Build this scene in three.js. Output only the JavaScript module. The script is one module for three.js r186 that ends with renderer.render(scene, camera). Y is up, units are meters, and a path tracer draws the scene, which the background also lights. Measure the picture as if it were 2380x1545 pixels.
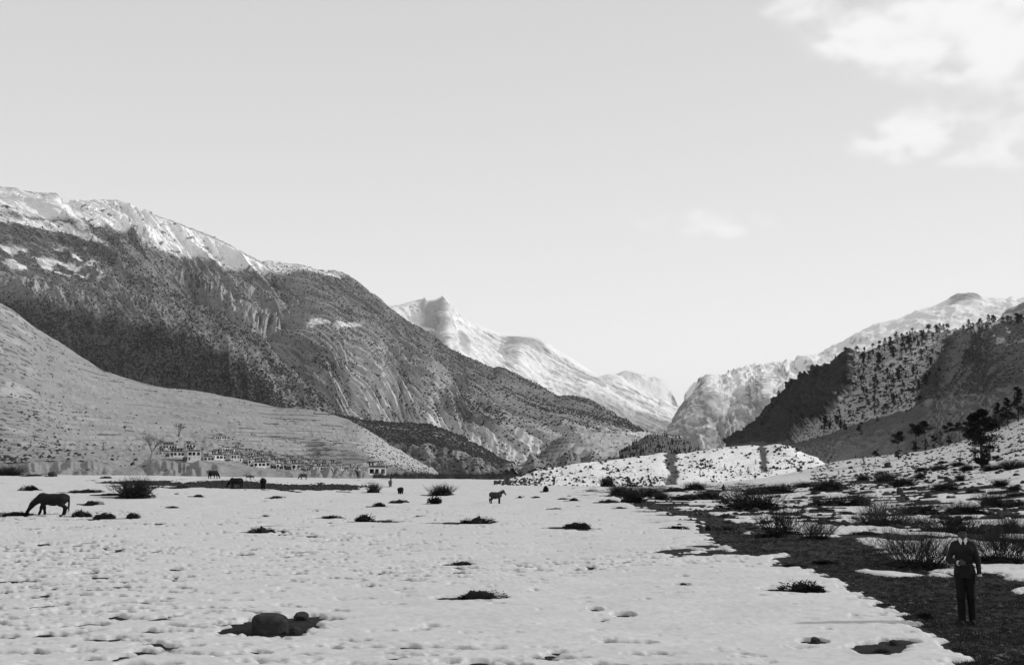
import * as THREE from 'three';
import { mergeGeometries, mergeVertices } from 'three/addons/utils/BufferGeometryUtils.js';
import { MarchingCubes } from 'three/addons/objects/MarchingCubes.js';

// ---------------------------------------------------------------- camera, sky, sun, exposure, haze
const EYE = 2.65, FOCAL = 2487, CX = 1190, CY = 772.5, HORIZON = 1108;   // the photograph read at 2380 x 1545
const PITCH = Math.atan((HORIZON - CY) / FOCAL);
const scene = new THREE.Scene();
const camera = new THREE.PerspectiveCamera(2 * Math.atan(CY / FOCAL) * 180 / Math.PI, 1024 / 664, 0.5, 90000);
camera.position.set(0, EYE, 0);
camera.rotation.x = PITCH;
const renderer = new THREE.WebGLRenderer({ antialias: true });
renderer.toneMapping = THREE.LinearToneMapping;
renderer.toneMappingExposure = 0.93;
renderer.shadowMap.enabled = true;

const SUN_AZ = 84 * Math.PI / 180, SUN_EL = 28 * Math.PI / 180;           // azimuth to the right of the view
const SUN = new THREE.Vector3(Math.sin(SUN_AZ) * Math.cos(SUN_EL), Math.sin(SUN_EL), -Math.cos(SUN_AZ) * Math.cos(SUN_EL));
const sun = new THREE.DirectionalLight(new THREE.Color(1, 1, 1), 3.3);
sun.position.copy(SUN).multiplyScalar(900).add(new THREE.Vector3(0, 0, -250));
sun.target.position.set(0, 0, -250);
sun.castShadow = true;
sun.shadow.radius = 3;
sun.shadow.mapSize.set(4096, 4096);
Object.assign(sun.shadow.camera, { left: -420, right: 420, top: 420, bottom: -420, near: 1, far: 2600 });
scene.add(sun, sun.target);
scene.fog = new THREE.FogExp2(new THREE.Color(1, 1, 1), 2.0e-5);

// ---------------------------------------------------------------- random numbers and noise
function rng(seed) { let a = seed >>> 0; return () => { a = (a + 0x6d2b79f5) | 0; let t = Math.imul(a ^ (a >>> 15), 1 | a); t = (t + Math.imul(t ^ (t >>> 7), 61 | t)) ^ t; return ((t ^ (t >>> 14)) >>> 0) / 4294967296; }; }
const PERM = new Uint8Array(512), GX = new Float32Array(256), GY = new Float32Array(256);
{ const r = rng(7), p = Array.from({ length: 256 }, (_, i) => i);
  for (let i = 255; i > 0; i--) { const j = Math.floor(r() * (i + 1)); [p[i], p[j]] = [p[j], p[i]]; }
  for (let i = 0; i < 512; i++) PERM[i] = p[i & 255];
  for (let i = 0; i < 256; i++) { const a = r() * Math.PI * 2; GX[i] = Math.cos(a); GY[i] = Math.sin(a); } }
function noise(x, y) {
  const ix = Math.floor(x), iy = Math.floor(y), fx = x - ix, fy = y - iy, X = ix & 255, Y = iy & 255;
  const u = fx * fx * fx * (fx * (fx * 6 - 15) + 10), v = fy * fy * fy * (fy * (fy * 6 - 15) + 10);
  const a = PERM[PERM[X] + Y], b = PERM[PERM[X + 1] + Y], c = PERM[PERM[X] + Y + 1], d = PERM[PERM[X + 1] + Y + 1];
  const n0 = GX[a] * fx + GY[a] * fy, n1 = GX[b] * (fx - 1) + GY[b] * fy, n2 = GX[c] * fx + GY[c] * (fy - 1), n3 = GX[d] * (fx - 1) + GY[d] * (fy - 1);
  return 1.5 * (n0 + u * (n1 - n0) + v * (n2 - n0 + u * (n3 - n2 - n1 + n0)));
}
function fbm(x, y, o = 4) { let s = 0, a = 0.5, n = 0; for (let i = 0; i < o; i++) { s += a * noise(x, y); n += a; a *= 0.5; x = x * 2.03 + 17.3; y = y * 2.03 - 9.1; } return s / n; }
function ridged(x, y, o = 4) { let s = 0, a = 0.5, n = 0; for (let i = 0; i < o; i++) { s += a * (1 - 2 * Math.abs(noise(x, y))); n += a; a *= 0.5; x = x * 2.07 + 5.3; y = y * 2.07 + 3.7; } return s / n; }
const clamp = (x, a = 0, b = 1) => Math.min(b, Math.max(a, x));
const smooth = (a, b, x) => { const t = clamp((x - a) / (b - a)); return t * t * (3 - 2 * t); };
const lerp = (a, b, t) => a + (b - a) * t;

// ---------------------------------------------------------------- sky: clear air with a few clouds
{
  const W = 2048, H = 1024, data = new Float32Array(W * H * 4);
  const R = 180 / Math.PI, toward = (x, y) => { const a = (x - CX) / FOCAL, b = (CY - y) / FOCAL, v = new THREE.Vector3(a, b, -1).applyAxisAngle(new THREE.Vector3(1, 0, 0), PITCH).normalize(); return [Math.atan2(v.x, -v.z) * R, Math.asin(v.y) * R]; };
  const seen = [   // centre and half-widths as read from the photograph, density
    [2210, 35, 230, 75, 1.35], [2060, 85, 105, 46, 1.05], [2330, 90, 130, 80, 1.25], [2260, 150, 130, 34, 0.75], [1880, 14, 110, 30, 0.85], [1985, 110, 50, 40, 0.4],
    [2055, 320, 90, 30, 0.95], [2240, 272, 115, 46, 1.05], [2370, 315, 60, 60, 1.0], [2140, 362, 130, 24, 0.42], [2300, 365, 110, 20, 0.4],
    [1590, 505, 170, 30, 0.50], [1700, 535, 150, 22, 0.42], [1465, 455, 70, 24, 0.25], [1385, 832, 50, 10, 0.3], [1325, 615, 40, 18, 0.2],
  ];
  const clouds = [...seen.map(([x, y, w, h, k]) => [...toward(x, y), w / 43, h / 43, k]),
    [52, 30, 14, 6, 1.1], [75, 44, 16, 7, 1.0], [120, 28, 18, 5, 0.9], [170, 36, 18, 6, 0.9], [225, 30, 16, 5, 0.9], [282, 46, 14, 5, 0.8], [318, 52, 12, 5, 0.7], [10, 48, 12, 5, 0.8],
  ];
  for (let j = 0; j < H; j++) {
    const el = ((j + 0.5) / H - 0.5) * 180, ce = Math.cos(el / R), y = Math.sin(el / R);
    for (let i = 0; i < W; i++) {
      const th = ((i + 0.5) / W - 0.5) * 2 * Math.PI, x = Math.cos(th) * ce, z = Math.sin(th) * ce;
      let az = Math.atan2(x, -z) * R;
      let v = 0.35;
      if (el > -1) {
        const e = Math.max(el, 0), c = x * SUN.x + y * SUN.y + z * SUN.z;
        v = (0.52 + 0.60 * Math.exp(-e / 24)) * (1 + 0.36 * Math.exp(-e / 8));                    // bright near the ridges, darker overhead
        v *= 0.92 + 0.16 * (0.5 + 0.5 * c) ** 2;
        let m = 0;
        for (const [a, h, wa, wh, k] of clouds) {
          let da = az - a; if (da > 180) da -= 360; if (da < -180) da += 360;
          if (Math.abs(da) > wa * 2.5 || Math.abs(e - h) > wh * 2.5) continue;
          m += k * Math.exp(-((da / wa) ** 2) - ((e - h) / wh) ** 2);
        }
        if (m > 0.02) {
          const q = fbm(az * 0.22 + 3, e * 0.4, 6) + 0.45 * fbm(az * 0.75, e * 1.15 + 8, 5);
          const dens = smooth(0.06, 0.98, m * 0.75 + 1.0 * q * smooth(0, 0.5, m)) * smooth(0.03, 0.3, m);
          const body = 1.06 - 0.26 * smooth(-0.1, 0.5, fbm(az * 0.45 + 20, e * 0.8 + 4, 5)) * (1 - smooth(1.3, 2.2, m));
          v = lerp(v, Math.max(v, body), dens);
        }
      }
      const o = (j * W + i) * 4;
      data[o] = data[o + 1] = data[o + 2] = v; data[o + 3] = 1;
    }
  }
  const t = new THREE.DataTexture(data, W, H, THREE.RGBAFormat, THREE.FloatType);
  t.mapping = THREE.EquirectangularReflectionMapping; t.magFilter = t.minFilter = THREE.LinearFilter; t.needsUpdate = true;
  scene.background = t; scene.environment = t;
}

// ---------------------------------------------------------------- naming and small helpers
const used = new Map();
function numbered(n) { const k = used.get(n) ?? 0; used.set(n, k + 1); return k ? `${n}_${String(k).padStart(3, '0')}` : n; }
function tag(o, label, category, group) { if (label) o.userData.label = label; if (category) o.userData.category = category; if (group) o.userData.group = group; return o; }
function top(o, name) { o.name = numbered(name); scene.add(o); return o; }
function thing(name, label, category, group, p, turn = 0, s = 1) { const g = top(new THREE.Group(), name); if (p) g.position.copy(p); g.rotation.y = turn; if (typeof s === 'number') g.scale.setScalar(s); else g.scale.set(...s); return tag(g, label, category, group); }
function part(parent, name, geo, mat) { const m = new THREE.Mesh(geo, mat); m.name = name; m.castShadow = m.receiveShadow = true; parent.add(m); return m; }
function copy(src, name, label, category, group, p, turn, s) { const c = src.clone(); c.userData = {}; top(c, name); c.position.copy(p); c.rotation.set(0, turn, 0); if (typeof s === 'number') c.scale.setScalar(s); else c.scale.set(...s); return tag(c, label, category, group); }
const V = (x, y, z) => new THREE.Vector3(x, y, z);
const cp = Math.cos(PITCH), sp = Math.sin(PITCH);
function ray(px, py) { const a = (px - CX) / FOCAL, b = (CY - py) / FOCAL; return V(a, b * cp + sp, b * sp - cp); }
function spot(px, py, d) { const r = ray(px, py), k = d / -r.z; return V(r.x * k, EYE + r.y * k, -d); }
function seenAt(p) { const y = p.y - EYE, depth = y * sp - p.z * cp, up = y * cp + p.z * sp; return [CX + FOCAL * p.x / depth, CY - FOCAL * up / depth]; }

// grain: fine grey variation shared by all ground and rock materials, sizes in metres
function grainTexture(lo, hi, seed, specks = 0) {
  const N = 512, r = rng(seed), d = new Uint8Array(N * N * 4), f = new Float32Array(N * N);
  for (const [cells, amp] of [[16, 0.5], [64, 0.6], [160, 0.6], [512, 0.8]]) {
    const g = new Float32Array(cells * cells).map(() => r() - 0.5);
    for (let y = 0; y < N; y++) for (let x = 0; x < N; x++) {
      const u = x / N * cells, v = y / N * cells, iu = Math.floor(u), iv = Math.floor(v), a = u - iu, b = v - iv;
      const at = (p, q) => g[((q % cells) * cells) + (p % cells)];
      f[y * N + x] += amp * lerp(lerp(at(iu, iv), at(iu + 1, iv), a), lerp(at(iu, iv + 1), at(iu + 1, iv + 1), a), b);
    }
  }
  for (let i = 0; i < N * N; i++) { let v = clamp(lerp(lo, hi, 0.5 + f[i] * 0.7), 0, 1); if (specks && r() < specks) v = Math.min(1, v * 3); d[i * 4] = d[i * 4 + 1] = d[i * 4 + 2] = Math.round(255 * v); d[i * 4 + 3] = 255; }
  const t = new THREE.DataTexture(d, N, N); t.wrapS = t.wrapT = THREE.RepeatWrapping; t.magFilter = THREE.LinearFilter; t.needsUpdate = true; return t;
}
const grain = grainTexture(0.8, 1, 11), coarse = grainTexture(0.35, 1, 12, 0.006);
const matte = (o) => new THREE.MeshPhysicalMaterial({ roughness: 1, specularIntensity: 0.2, ...o });
const mat = (c, o = {}) => matte({ color: new THREE.Color(c, c, c), ...o });
const M = {
  terrain: matte({ vertexColors: true, roughness: 1, map: grain, side: THREE.DoubleSide }),
  snow: matte({ vertexColors: true, roughness: 0.9, map: grain }),
  soil: matte({ vertexColors: true, roughness: 1, map: coarse }),
  juniper: matte({ vertexColors: true, roughness: 1, side: THREE.DoubleSide }),
  twig: mat(0.045, { side: THREE.DoubleSide }), needle: mat(0.022, { side: THREE.DoubleSide }), bark: mat(0.05), paleBark: mat(0.22),
  rock: matte({ vertexColors: true, roughness: 0.95, map: coarse, bumpMap: coarse, bumpScale: 0.02 }),
  black: mat(0.012, { roughness: 0.8 }), coat: matte({ vertexColors: true, roughness: 0.85 }),
  wall: mat(0.55, { map: grain }), whiteWall: mat(0.78, { map: grain }), roof: mat(0.3, { map: coarse }), wood: mat(0.075),
  straw: mat(0.12, { side: THREE.DoubleSide }), grass: mat(0.032, { side: THREE.DoubleSide }),
};

// ---------------------------------------------------------------- the valley floor as a height
const pts = [];
const add = (px, d, y) => pts.push([(px - CX) / FOCAL * d, -d, y]);
for (const d of [3, 12, 25, 42, 60]) for (const px of [-900, -300, 300, 1190, 2000, 2700, 3300]) add(px, d, d > 50 && px > 2600 ? 0.8 : 0);
for (const [d, row] of [
  [80, [[-300, 0.1], [300, 0], [900, 0], [1500, 0], [2000, 0.25], [2380, 0.9], [2800, 2.2]]],
  [100, [[-300, 0.35], [300, 0.15], [800, 0], [1300, 0], [1600, 0.1], [2000, 0.65], [2093, 1.0], [2380, 2.3], [2800, 5]]],
  [140, [[-300, 1.25], [300, 1.15], [550, 1.1], [900, 0.5], [1300, 0.35], [1600, 0.4], [1900, 1.1], [2150, 2.5], [2380, 5.2], [2800, 12]]],
  [180, [[-300, 2.2], [300, 2.2], [600, 1.8], [900, 1.15], [1300, 0.75], [1600, 0.85], [1850, 1.7], [2050, 3.1], [2285, 4.9], [2380, 8.2], [2800, 20]]],
  [210, [[-300, 2.6], [300, 2.5], [900, 1.5], [1300, 1.0], [1600, 1.1], [1850, 2.6], [1930, 3.3], [2050, 4.9], [2150, 6.0], [2285, 9.0], [2380, 12], [2800, 26]]],
  [232, [[1929, 5.6], [2010, 7.0], [2049, 7.45], [2118, 7.5], [2169, 8.6], [2253, 11.0], [2313, 13], [2380, 15], [2600, 23], [2900, 32]]],
  [262, [[-300, 3.1], [300, 2.9], [900, 2.0], [1300, 1.8], [1700, 1.9], [1929, 3], [2169, 5.5], [2380, 11], [2800, 26]]],
  [330, [[-300, 2.2], [300, 2.2], [900, 2.2], [1300, 2.2], [1700, 2.2], [2000, 2.2], [2400, 4], [2800, 12]]],
]) for (const [px, y] of row) add(px, d, y);
const RC2 = 100;
const rbf = (() => {   // multiquadric through the surveyed heights
  const n = pts.length, A = [];
  for (let i = 0; i < n; i++) { const row = new Float64Array(n + 1); for (let j = 0; j < n; j++) { const dx = pts[i][0] - pts[j][0], dz = pts[i][1] - pts[j][1]; row[j] = Math.sqrt(dx * dx + dz * dz + RC2); } row[i] -= 1.2; row[n] = pts[i][2] - 1; A.push(row); }
  for (let c = 0; c < n; c++) { let p = c; for (let r = c + 1; r < n; r++) if (Math.abs(A[r][c]) > Math.abs(A[p][c])) p = r; [A[c], A[p]] = [A[p], A[c]];
    for (let r = c + 1; r < n; r++) { const f = A[r][c] / A[c][c]; if (f) for (let k = c; k <= n; k++) A[r][k] -= f * A[c][k]; } }
  const w = new Float64Array(n); for (let r = n - 1; r >= 0; r--) { let s = A[r][n]; for (let k = r + 1; k < n; k++) s -= A[r][k] * w[k]; w[r] = s / A[r][r]; }
  return w;
})();
function floorY(x, z) {
  const d = Math.hypot(x, z), side = Math.abs(Math.atan2(x, -z));
  let y = 0;
  if (d < 420 && side < 1.2) { y = 1; for (let i = 0; i < pts.length; i++) { const dx = x - pts[i][0], dz = z - pts[i][1]; y += rbf[i] * Math.sqrt(dx * dx + dz * dz + RC2); } y = clamp(y, -0.4, 36); }
  y = lerp(y, 2.2, smooth(330, 400, d));
  y = lerp(y, d > 60 ? 1.2 : 0, smooth(0.75, 1.15, side));
  return y + (0.16 * fbm(x / 14, z / 14, 2) + 0.07 * noise(x / 4.3, z / 4.3)) * smooth(8, 30, d) * (1 - smooth(330, 420, d));
}
function floorSpot(px, py) {   // where a line of sight meets the valley floor
  const r = ray(px, py), s = 1 / -r.z; let lo = 6;
  for (let d = 6; d < 420; d *= 1.012) { const k = d * s; if (EYE + r.y * k < floorY(r.x * k, -d)) { let a = lo, b = d; for (let i = 0; i < 16; i++) { const m = (a + b) / 2, q = m * s; if (EYE + r.y * q < floorY(r.x * q, -m)) b = m; else a = m; } const k2 = b * s; return V(r.x * k2, floorY(r.x * k2, -b), -b); } lo = d; }
  const k = 230 * s; return V(r.x * k, floorY(r.x * k, -230), -230);
}
// ---------------------------------------------------------------- the shrubs and stones that stand in the snow: [x, y of the foot, width, height, kind, label, group]
// kinds: c cushion juniper, w spiky juniper, t leafless twigs
const SHRUBS = [
  [1115, 1393, 104, 34, 'c', 'dark juniper cushion with a snow mound at its left, nearest in mid meadow'],
  [1075, 1314, 50, 18, 'c', 'small dark juniper cushion behind the nearest cushion in mid meadow'],
  [1108, 1217, 78, 24, 'c', 'wide lumpy dark juniper cushion standing in front of the standing pony'],
  [1342, 1228, 88, 22, 'c', 'wide dark juniper with a long low tail to its left'],
  [847, 1214, 58, 27, 'w', 'spiky upright dark juniper on the thin melt line in mid meadow'],
  [772, 1205, 46, 12, 'w', 'low thin dark juniper left of the spiky upright juniper'],
  [610, 1238, 54, 22, 'c', 'round dark juniper cushion alone on the snow right of the large grazing horse'],
  [1866, 1377, 94, 42, 'w', 'dark leafy juniper in a snow hollow beside the bare path'],
  [1009, 1171, 38, 23, 'w', 'dark pointed triangular shrub in mid meadow'],
  [881, 1178, 40, 17, 'c', 'small round juniper left of the pointed triangular shrub'],
  [926, 1168, 42, 11, 'c', 'low flat juniper between the round juniper and the pointed shrub'],
  [1027, 1151, 60, 25, 't', 'leafless twiggy shrub behind the pointed triangular shrub'],
  [869, 1146, 34, 24, 't', 'small leafless shrub in front of the pale pony seen from the front'],
  [313, 1157, 92, 46, 't', 'broad leafless twiggy shrub behind the large grazing horse'],
  [198, 1144, 74, 11, 'c', 'long low dark cushion left of the broad leafless shrub'],
  [255, 1151, 60, 8, 'c', 'flat dark mat reaching the broad leafless shrub from its left'],
  [212, 1174, 48, 16, 'c', 'dark cushion just above and right of the large grazing horse'],
  [400, 1182, 34, 11, 'c', 'small dark cushion alone on the snow below the broad leafless shrub'],
  [190, 1201, 44, 24, 'c', 'dark juniper touching the hind legs of the large grazing horse'],
  [242, 1206, 68, 21, 'c', 'long dark juniper mat, middle of the row behind the large grazing horse'],
  [305, 1204, 50, 19, 'c', 'round dark juniper at the right end of the row behind the large grazing horse'],
  [36, 1199, 96, 17, 'c', 'long dark mat at the muzzle of the large grazing horse'],
  [66, 1140, 36, 18, 'w', 'small dark spiky shrub at the left edge above the large grazing horse'],
  [460, 1154, 26, 8, 'c', 'small dark cushion below the dark strip of bare ground, left of the dark grazing ponies'],
  [642, 1158, 36, 9, 'c', 'small dark cushion on the snow below the black pony seen from behind'],
  [617, 1202, 34, 7, 't', 'thin tuft of low twigs above the round lone juniper cushion'],
  [415, 1135, 44, 10, 'c', 'low cushion at the left end of the dark strip of bare ground'],
  [245, 1112, 38, 8, 'c', 'low dark mat at the foot of the fluted earth cliff on the left'],
  [77, 1107, 52, 8, 'c', 'long dark mat at the far left foot of the earth cliff beside a grey stone'],
  [14, 1104, 60, 24, 't', 'dark shrub at the left frame edge against the earth cliff'],
  [1208, 1158, 14, 9, 'c', 'tiny dark cushion just right of the standing pony'],
  [1246, 1158, 27, 8, 'c', 'low cushion second to the right of the standing pony'],
  [1308, 1162, 30, 8, 'c', 'left half of a pair of low cushions in right mid meadow'],
  [1334, 1164, 30, 11, 'c', 'right half of a pair of low cushions in right mid meadow'],
  [1413, 1167, 42, 10, 'c', 'low dark mat where the path comes out of the scrub'],
  [1441, 1181, 24, 6, 'c', 'tiny dark mat on the snow left of where the path narrows'],
  [1579, 1229, 48, 12, 'w', 'low spreading juniper with a bent twig on snow left of the path'],
  [1345, 1178, 16, 5, 'c', 'smallest dark tuft on the open snow above the wide tailed juniper'],
  [1290, 1183, 22, 5, 'c', 'flat dark tuft on the open snow left of the smallest tuft'],
  [1268, 1142, 20, 20, 'w', 'small fir-like shrub on the snow below the distant figure with raised arms'],
  [1454, 1434, 24, 9, 'c', 'dark low clod of juniper alone low in the right meadow'],
  [1340, 1125, 18, 11, 't', 'small round twiggy shrub first in the row at the foot of the moraine'],
  [1374, 1128, 32, 20, 't', 'round twiggy shrub second in the row at the foot of the moraine'],
  [1411, 1131, 40, 24, 't', 'wide twiggy shrub third in the row at the foot of the moraine'],
  [1465, 1131, 30, 9, 'c', 'low dark dome standing alone at the foot of the moraine'],
  [1440, 1151, 56, 25, 't', 'dark twiggy shrub at the head of the path, behind the round one'],
  [1470, 1168, 66, 40, 't', 'tall round dark shrub where the path begins'],
  [1512, 1153, 54, 22, 't', 'dark twiggy shrub right of the tall round one where the path begins'],
  [1570, 1143, 60, 16, 'c', 'long low scrub below the dark earth gully of the moraine'],
  [1617, 1139, 46, 20, 't', 'round scrub bush right of the dark earth gully foot'],
  [1647, 1159, 54, 24, 't', 'dark dome of scrub left of the dark pony facing the camera'],
  [1598, 1161, 96, 17, 'c', 'long dark scrub band in front of the dark earth gully'],
  [1540, 1161, 52, 18, 't', 'short dark scrub bush right of the head of the path'],
  [1742, 1184, 132, 56, 't', 'largest dark thicket in the middle of the scrub, right of the path'],
  [1768, 1150, 60, 22, 't', 'scrub bush behind the largest dark thicket'],
  [1815, 1148, 66, 25, 't', 'round scrub bush behind and right of the largest dark thicket'],
  [1926, 1141, 84, 28, 't', 'broad scrub bush in the back row under the right snow slope'],
  [1870, 1132, 60, 13, 't', 'low line of scrub left of the broad back-row bush'],
  [1932, 1175, 84, 27, 't', 'wide dark shrub left of the hump-shaped shrub in the right scrub'],
  [2000, 1173, 60, 33, 't', 'hump-shaped dark shrub in the right scrub'],
  [1896, 1149, 26, 11, 't', 'small twiggy shrub under the broad back-row bush'],
  [2006, 1116, 64, 14, 't', 'low scrub at the foot of the right snow slope'],
  [2060, 1119, 58, 22, 't', 'dark scrub clump right of the low scrub at the slope foot'],
  [2100, 1130, 62, 22, 't', 'scrub clump standing behind the upright boulder'],
  [2127, 1138, 38, 12, 'c', 'low dark cushion right of the upright boulder'],
  [2140, 1112, 26, 14, 't', 'small bush midway up the right snow slope'],
  [2197, 1139, 66, 18, 't', 'long pale twiggy shrub on the right snow slope'],
  [2265, 1144, 48, 14, 'c', 'dark mat right of the long pale twiggy shrub'],
  [2235, 1117, 24, 16, 't', 'round bush above the long pale twiggy shrub'],
  [2327, 1129, 46, 16, 't', 'thin twiggy bush near the right frame edge above the scrub'],
  [2361, 1140, 32, 14, 't', 'bush at the right frame edge right of the thin twiggy bush'],
  [2311, 1180, 62, 44, 't', 'tall dark bush near the right frame edge'],
  [2357, 1153, 38, 12, 't', 'low bush at the right frame edge behind the tall dark bush'],
  [2364, 1179, 52, 20, 't', 'wide bush cut by the right frame edge'],
  [2240, 1194, 108, 32, 't', 'long dark thicket left of the tall bush near the right edge'],
  [2140, 1195, 112, 31, 't', 'long dark thicket in the middle of the right scrub'],
  [2050, 1221, 84, 64, 't', 'tall pale-topped rounded bush in the right scrub'],
  [2008, 1220, 60, 28, 't', 'low twiggy bush leaning on the left of the pale-topped bush'],
  [2092, 1223, 74, 30, 't', 'dark bush at the right foot of the pale-topped bush'],
  [2222, 1237, 126, 48, 't', 'broad dark thicket behind the head of the walking person'],
  [2140, 1227, 66, 26, 't', 'dark bush between the pale-topped bush and the thicket behind the person'],
  [2013, 1243, 74, 16, 'c', 'low dark mat on snow in front of the pale-topped bush'],
  [1909, 1187, 52, 12, 'c', 'dark mat behind the pair of leafless shrubs by the path'],
  [1872, 1204, 50, 9, 'c', 'flat dark mat left and behind the pair of leafless shrubs'],
  [1936, 1206, 46, 9, 'c', 'flat dark mat right and behind the pair of leafless shrubs'],
  [1970, 1196, 40, 14, 'c', 'small dark mound left of the pale-topped bush'],
  [1815, 1246, 104, 74, 't', 'leafless spreading shrub with long twigs, left of a pair by the path'],
  [1896, 1254, 76, 56, 't', 'leafless spreading shrub with long twigs, right of a pair by the path'],
  [1688, 1235, 46, 16, 't', 'dark low bush in the bare ground by the path, left of the leafless pair'],
  [1646, 1237, 20, 22, 'w', 'narrow upright dark tuft at the snow edge of the path'],
  [1690, 1203, 48, 14, 'c', 'dark mat at the upper edge of the path'],
  [1765, 1250, 24, 18, 'c', 'dark tuft just left of the leafless pair by the path'],
  [2138, 1320, 176, 98, 't', 'large leafless willow bush behind the arm of the walking person'],
  [2336, 1306, 136, 92, 't', 'large leafless willow bush right of the walking person'],
  [2356, 1240, 70, 48, 't', 'leafless bush at the right frame edge behind the willow'],
  [2318, 1228, 84, 9, 'c', 'long flat dark mat behind the shoulder of the walking person'],
  [2150, 1437, 44, 25, 'w', 'dark shaggy tuft on the path near the legs of the person'],
  [1846, 1317, 52, 12, 'w', 'low dark tuft at the snow edge above the leafy juniper'],
  [1919, 1310, 58, 14, 'w', 'low dark tuft on the bare path right of the snow edge tuft'],
  [2052, 1515, 46, 16, 'c', 'dark clump in the melt hollow near the lower right'],
  [2303, 1094, 44, 15, 't', 'bush at the right foot of the big pine'],
  [2248, 1094, 34, 16, 't', 'bush left of the foot of the big pine'],
  [2359, 1090, 56, 22, 't', 'broad bush at the right frame edge beyond the big pine'],
  [2318, 1065, 26, 8, 'c', 'flat dark patch of scrub on the slope right of the big pine'],
  [2183, 1093, 44, 14, 't', 'low bush on the slope, second left of the big pine'],
  [2147, 1095, 34, 10, 't', 'low bush on the slope, third left of the big pine'],
  [2193, 1076, 22, 9, 'c', 'dark stump-like clump on the slope left of the big pine'],
  [2047, 1103, 16, 10, 't', 'tiny twiggy bush under the round boulder on the slope'],
  [2227, 1083, 36, 11, 't', 'thin twiggy bush on the slope up and left of the pine foot'],
];
for (let i = 0; i < 16; i++) SHRUBS.push([1182 + i * 11.5 + (i * 37 % 7), 1119 + i * 0.55 + (i * 13 % 3), 15 + (i * 29 % 9), 6 + (i * 17 % 6), 't', 'low twiggy scrub in the line along the left foot of the moraine', 'scrub along the left foot of the moraine']);
const STONES = [   // [x, y of the foot, width, height, depth factor, label]
  [626, 1471, 80, 45, 0.7, 'large blunt grey boulder in a melt hollow low on the left meadow'],
  [700, 1442, 40, 20, 0.9, 'small half-buried stone right of the large blunt boulder'],
  [685, 1474, 27, 18, 0.9, 'small round stone at the right front of the large blunt boulder'],
  [1896, 1497, 28, 17, 0.9, 'pointed grey stone on the snow near the lower right'],
  [2080, 1497, 22, 11, 0.9, 'dark flat stone at the melt hollow near the lower right'],
  [1590, 1363, 17, 9, 0.9, 'small round stone in the middle of the open snow right of centre'],
  [1385, 1422, 9, 6, 1, 'tiny stone near the dark clod low in the right meadow'],
  [121, 1107, 24, 12, 0.8, 'grey stone block at the foot of the earth cliff far left'],
  [2093, 1150, 21, 20, 0.8, 'upright rounded boulder at the foot of the right snow slope'],
  [2157, 1157, 19, 15, 0.9, 'dark squarish boulder right of the upright boulder'],
  [2064, 1084, 16, 11, 0.9, 'round dark boulder high on the right snow slope'],
  [1756, 1190, 22, 11, 0.8, 'pale-topped stone at the foot of the largest thicket'],
];
const placed = [];
for (const s of [...SHRUBS, ...STONES]) { const p = floorSpot(s[0], s[1]); const d = -p.z; s.foot = p; s.w = s[2] * d / FOCAL; s.h = s[3] * d / FOCAL; placed.push([p.x, p.z, s.w * 0.5, s[4] === 't' ? 0.5 : 1]); }

// ---------------------------------------------------------------- where the snow has gone: outlines walked on the ground
const outline = (list) => { const q = list.map(([x, y]) => { const p = floorSpot(x, y); return [p.x, p.z]; }); const xs = q.map((a) => a[0]), zs = q.map((a) => a[1]); return { q, box: [Math.min(...xs), Math.max(...xs), Math.min(...zs), Math.max(...zs)] }; };
function inside({ q, box }, x, z, far) {   // signed distance, positive inside; -far when well away
  if (x < box[0] - far || x > box[1] + far || z < box[2] - far || z > box[3] + far) return -far;
  let d2 = far * far, odd = false;
  for (let i = 0, j = q.length - 1; i < q.length; j = i++) {
    const [ax, az] = q[j], [bx, bz] = q[i], ex = bx - ax, ez = bz - az, t = clamp(((x - ax) * ex + (z - az) * ez) / (ex * ex + ez * ez + 1e-9)), dx = x - ax - t * ex, dz = z - az - t * ez;
    d2 = Math.min(d2, dx * dx + dz * dz);
    if ((az > z) !== (bz > z) && x < (bx - ax) * (z - az) / (bz - az) + ax) odd = !odd;
  }
  return (odd ? 1 : -1) * Math.sqrt(d2);
}
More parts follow.
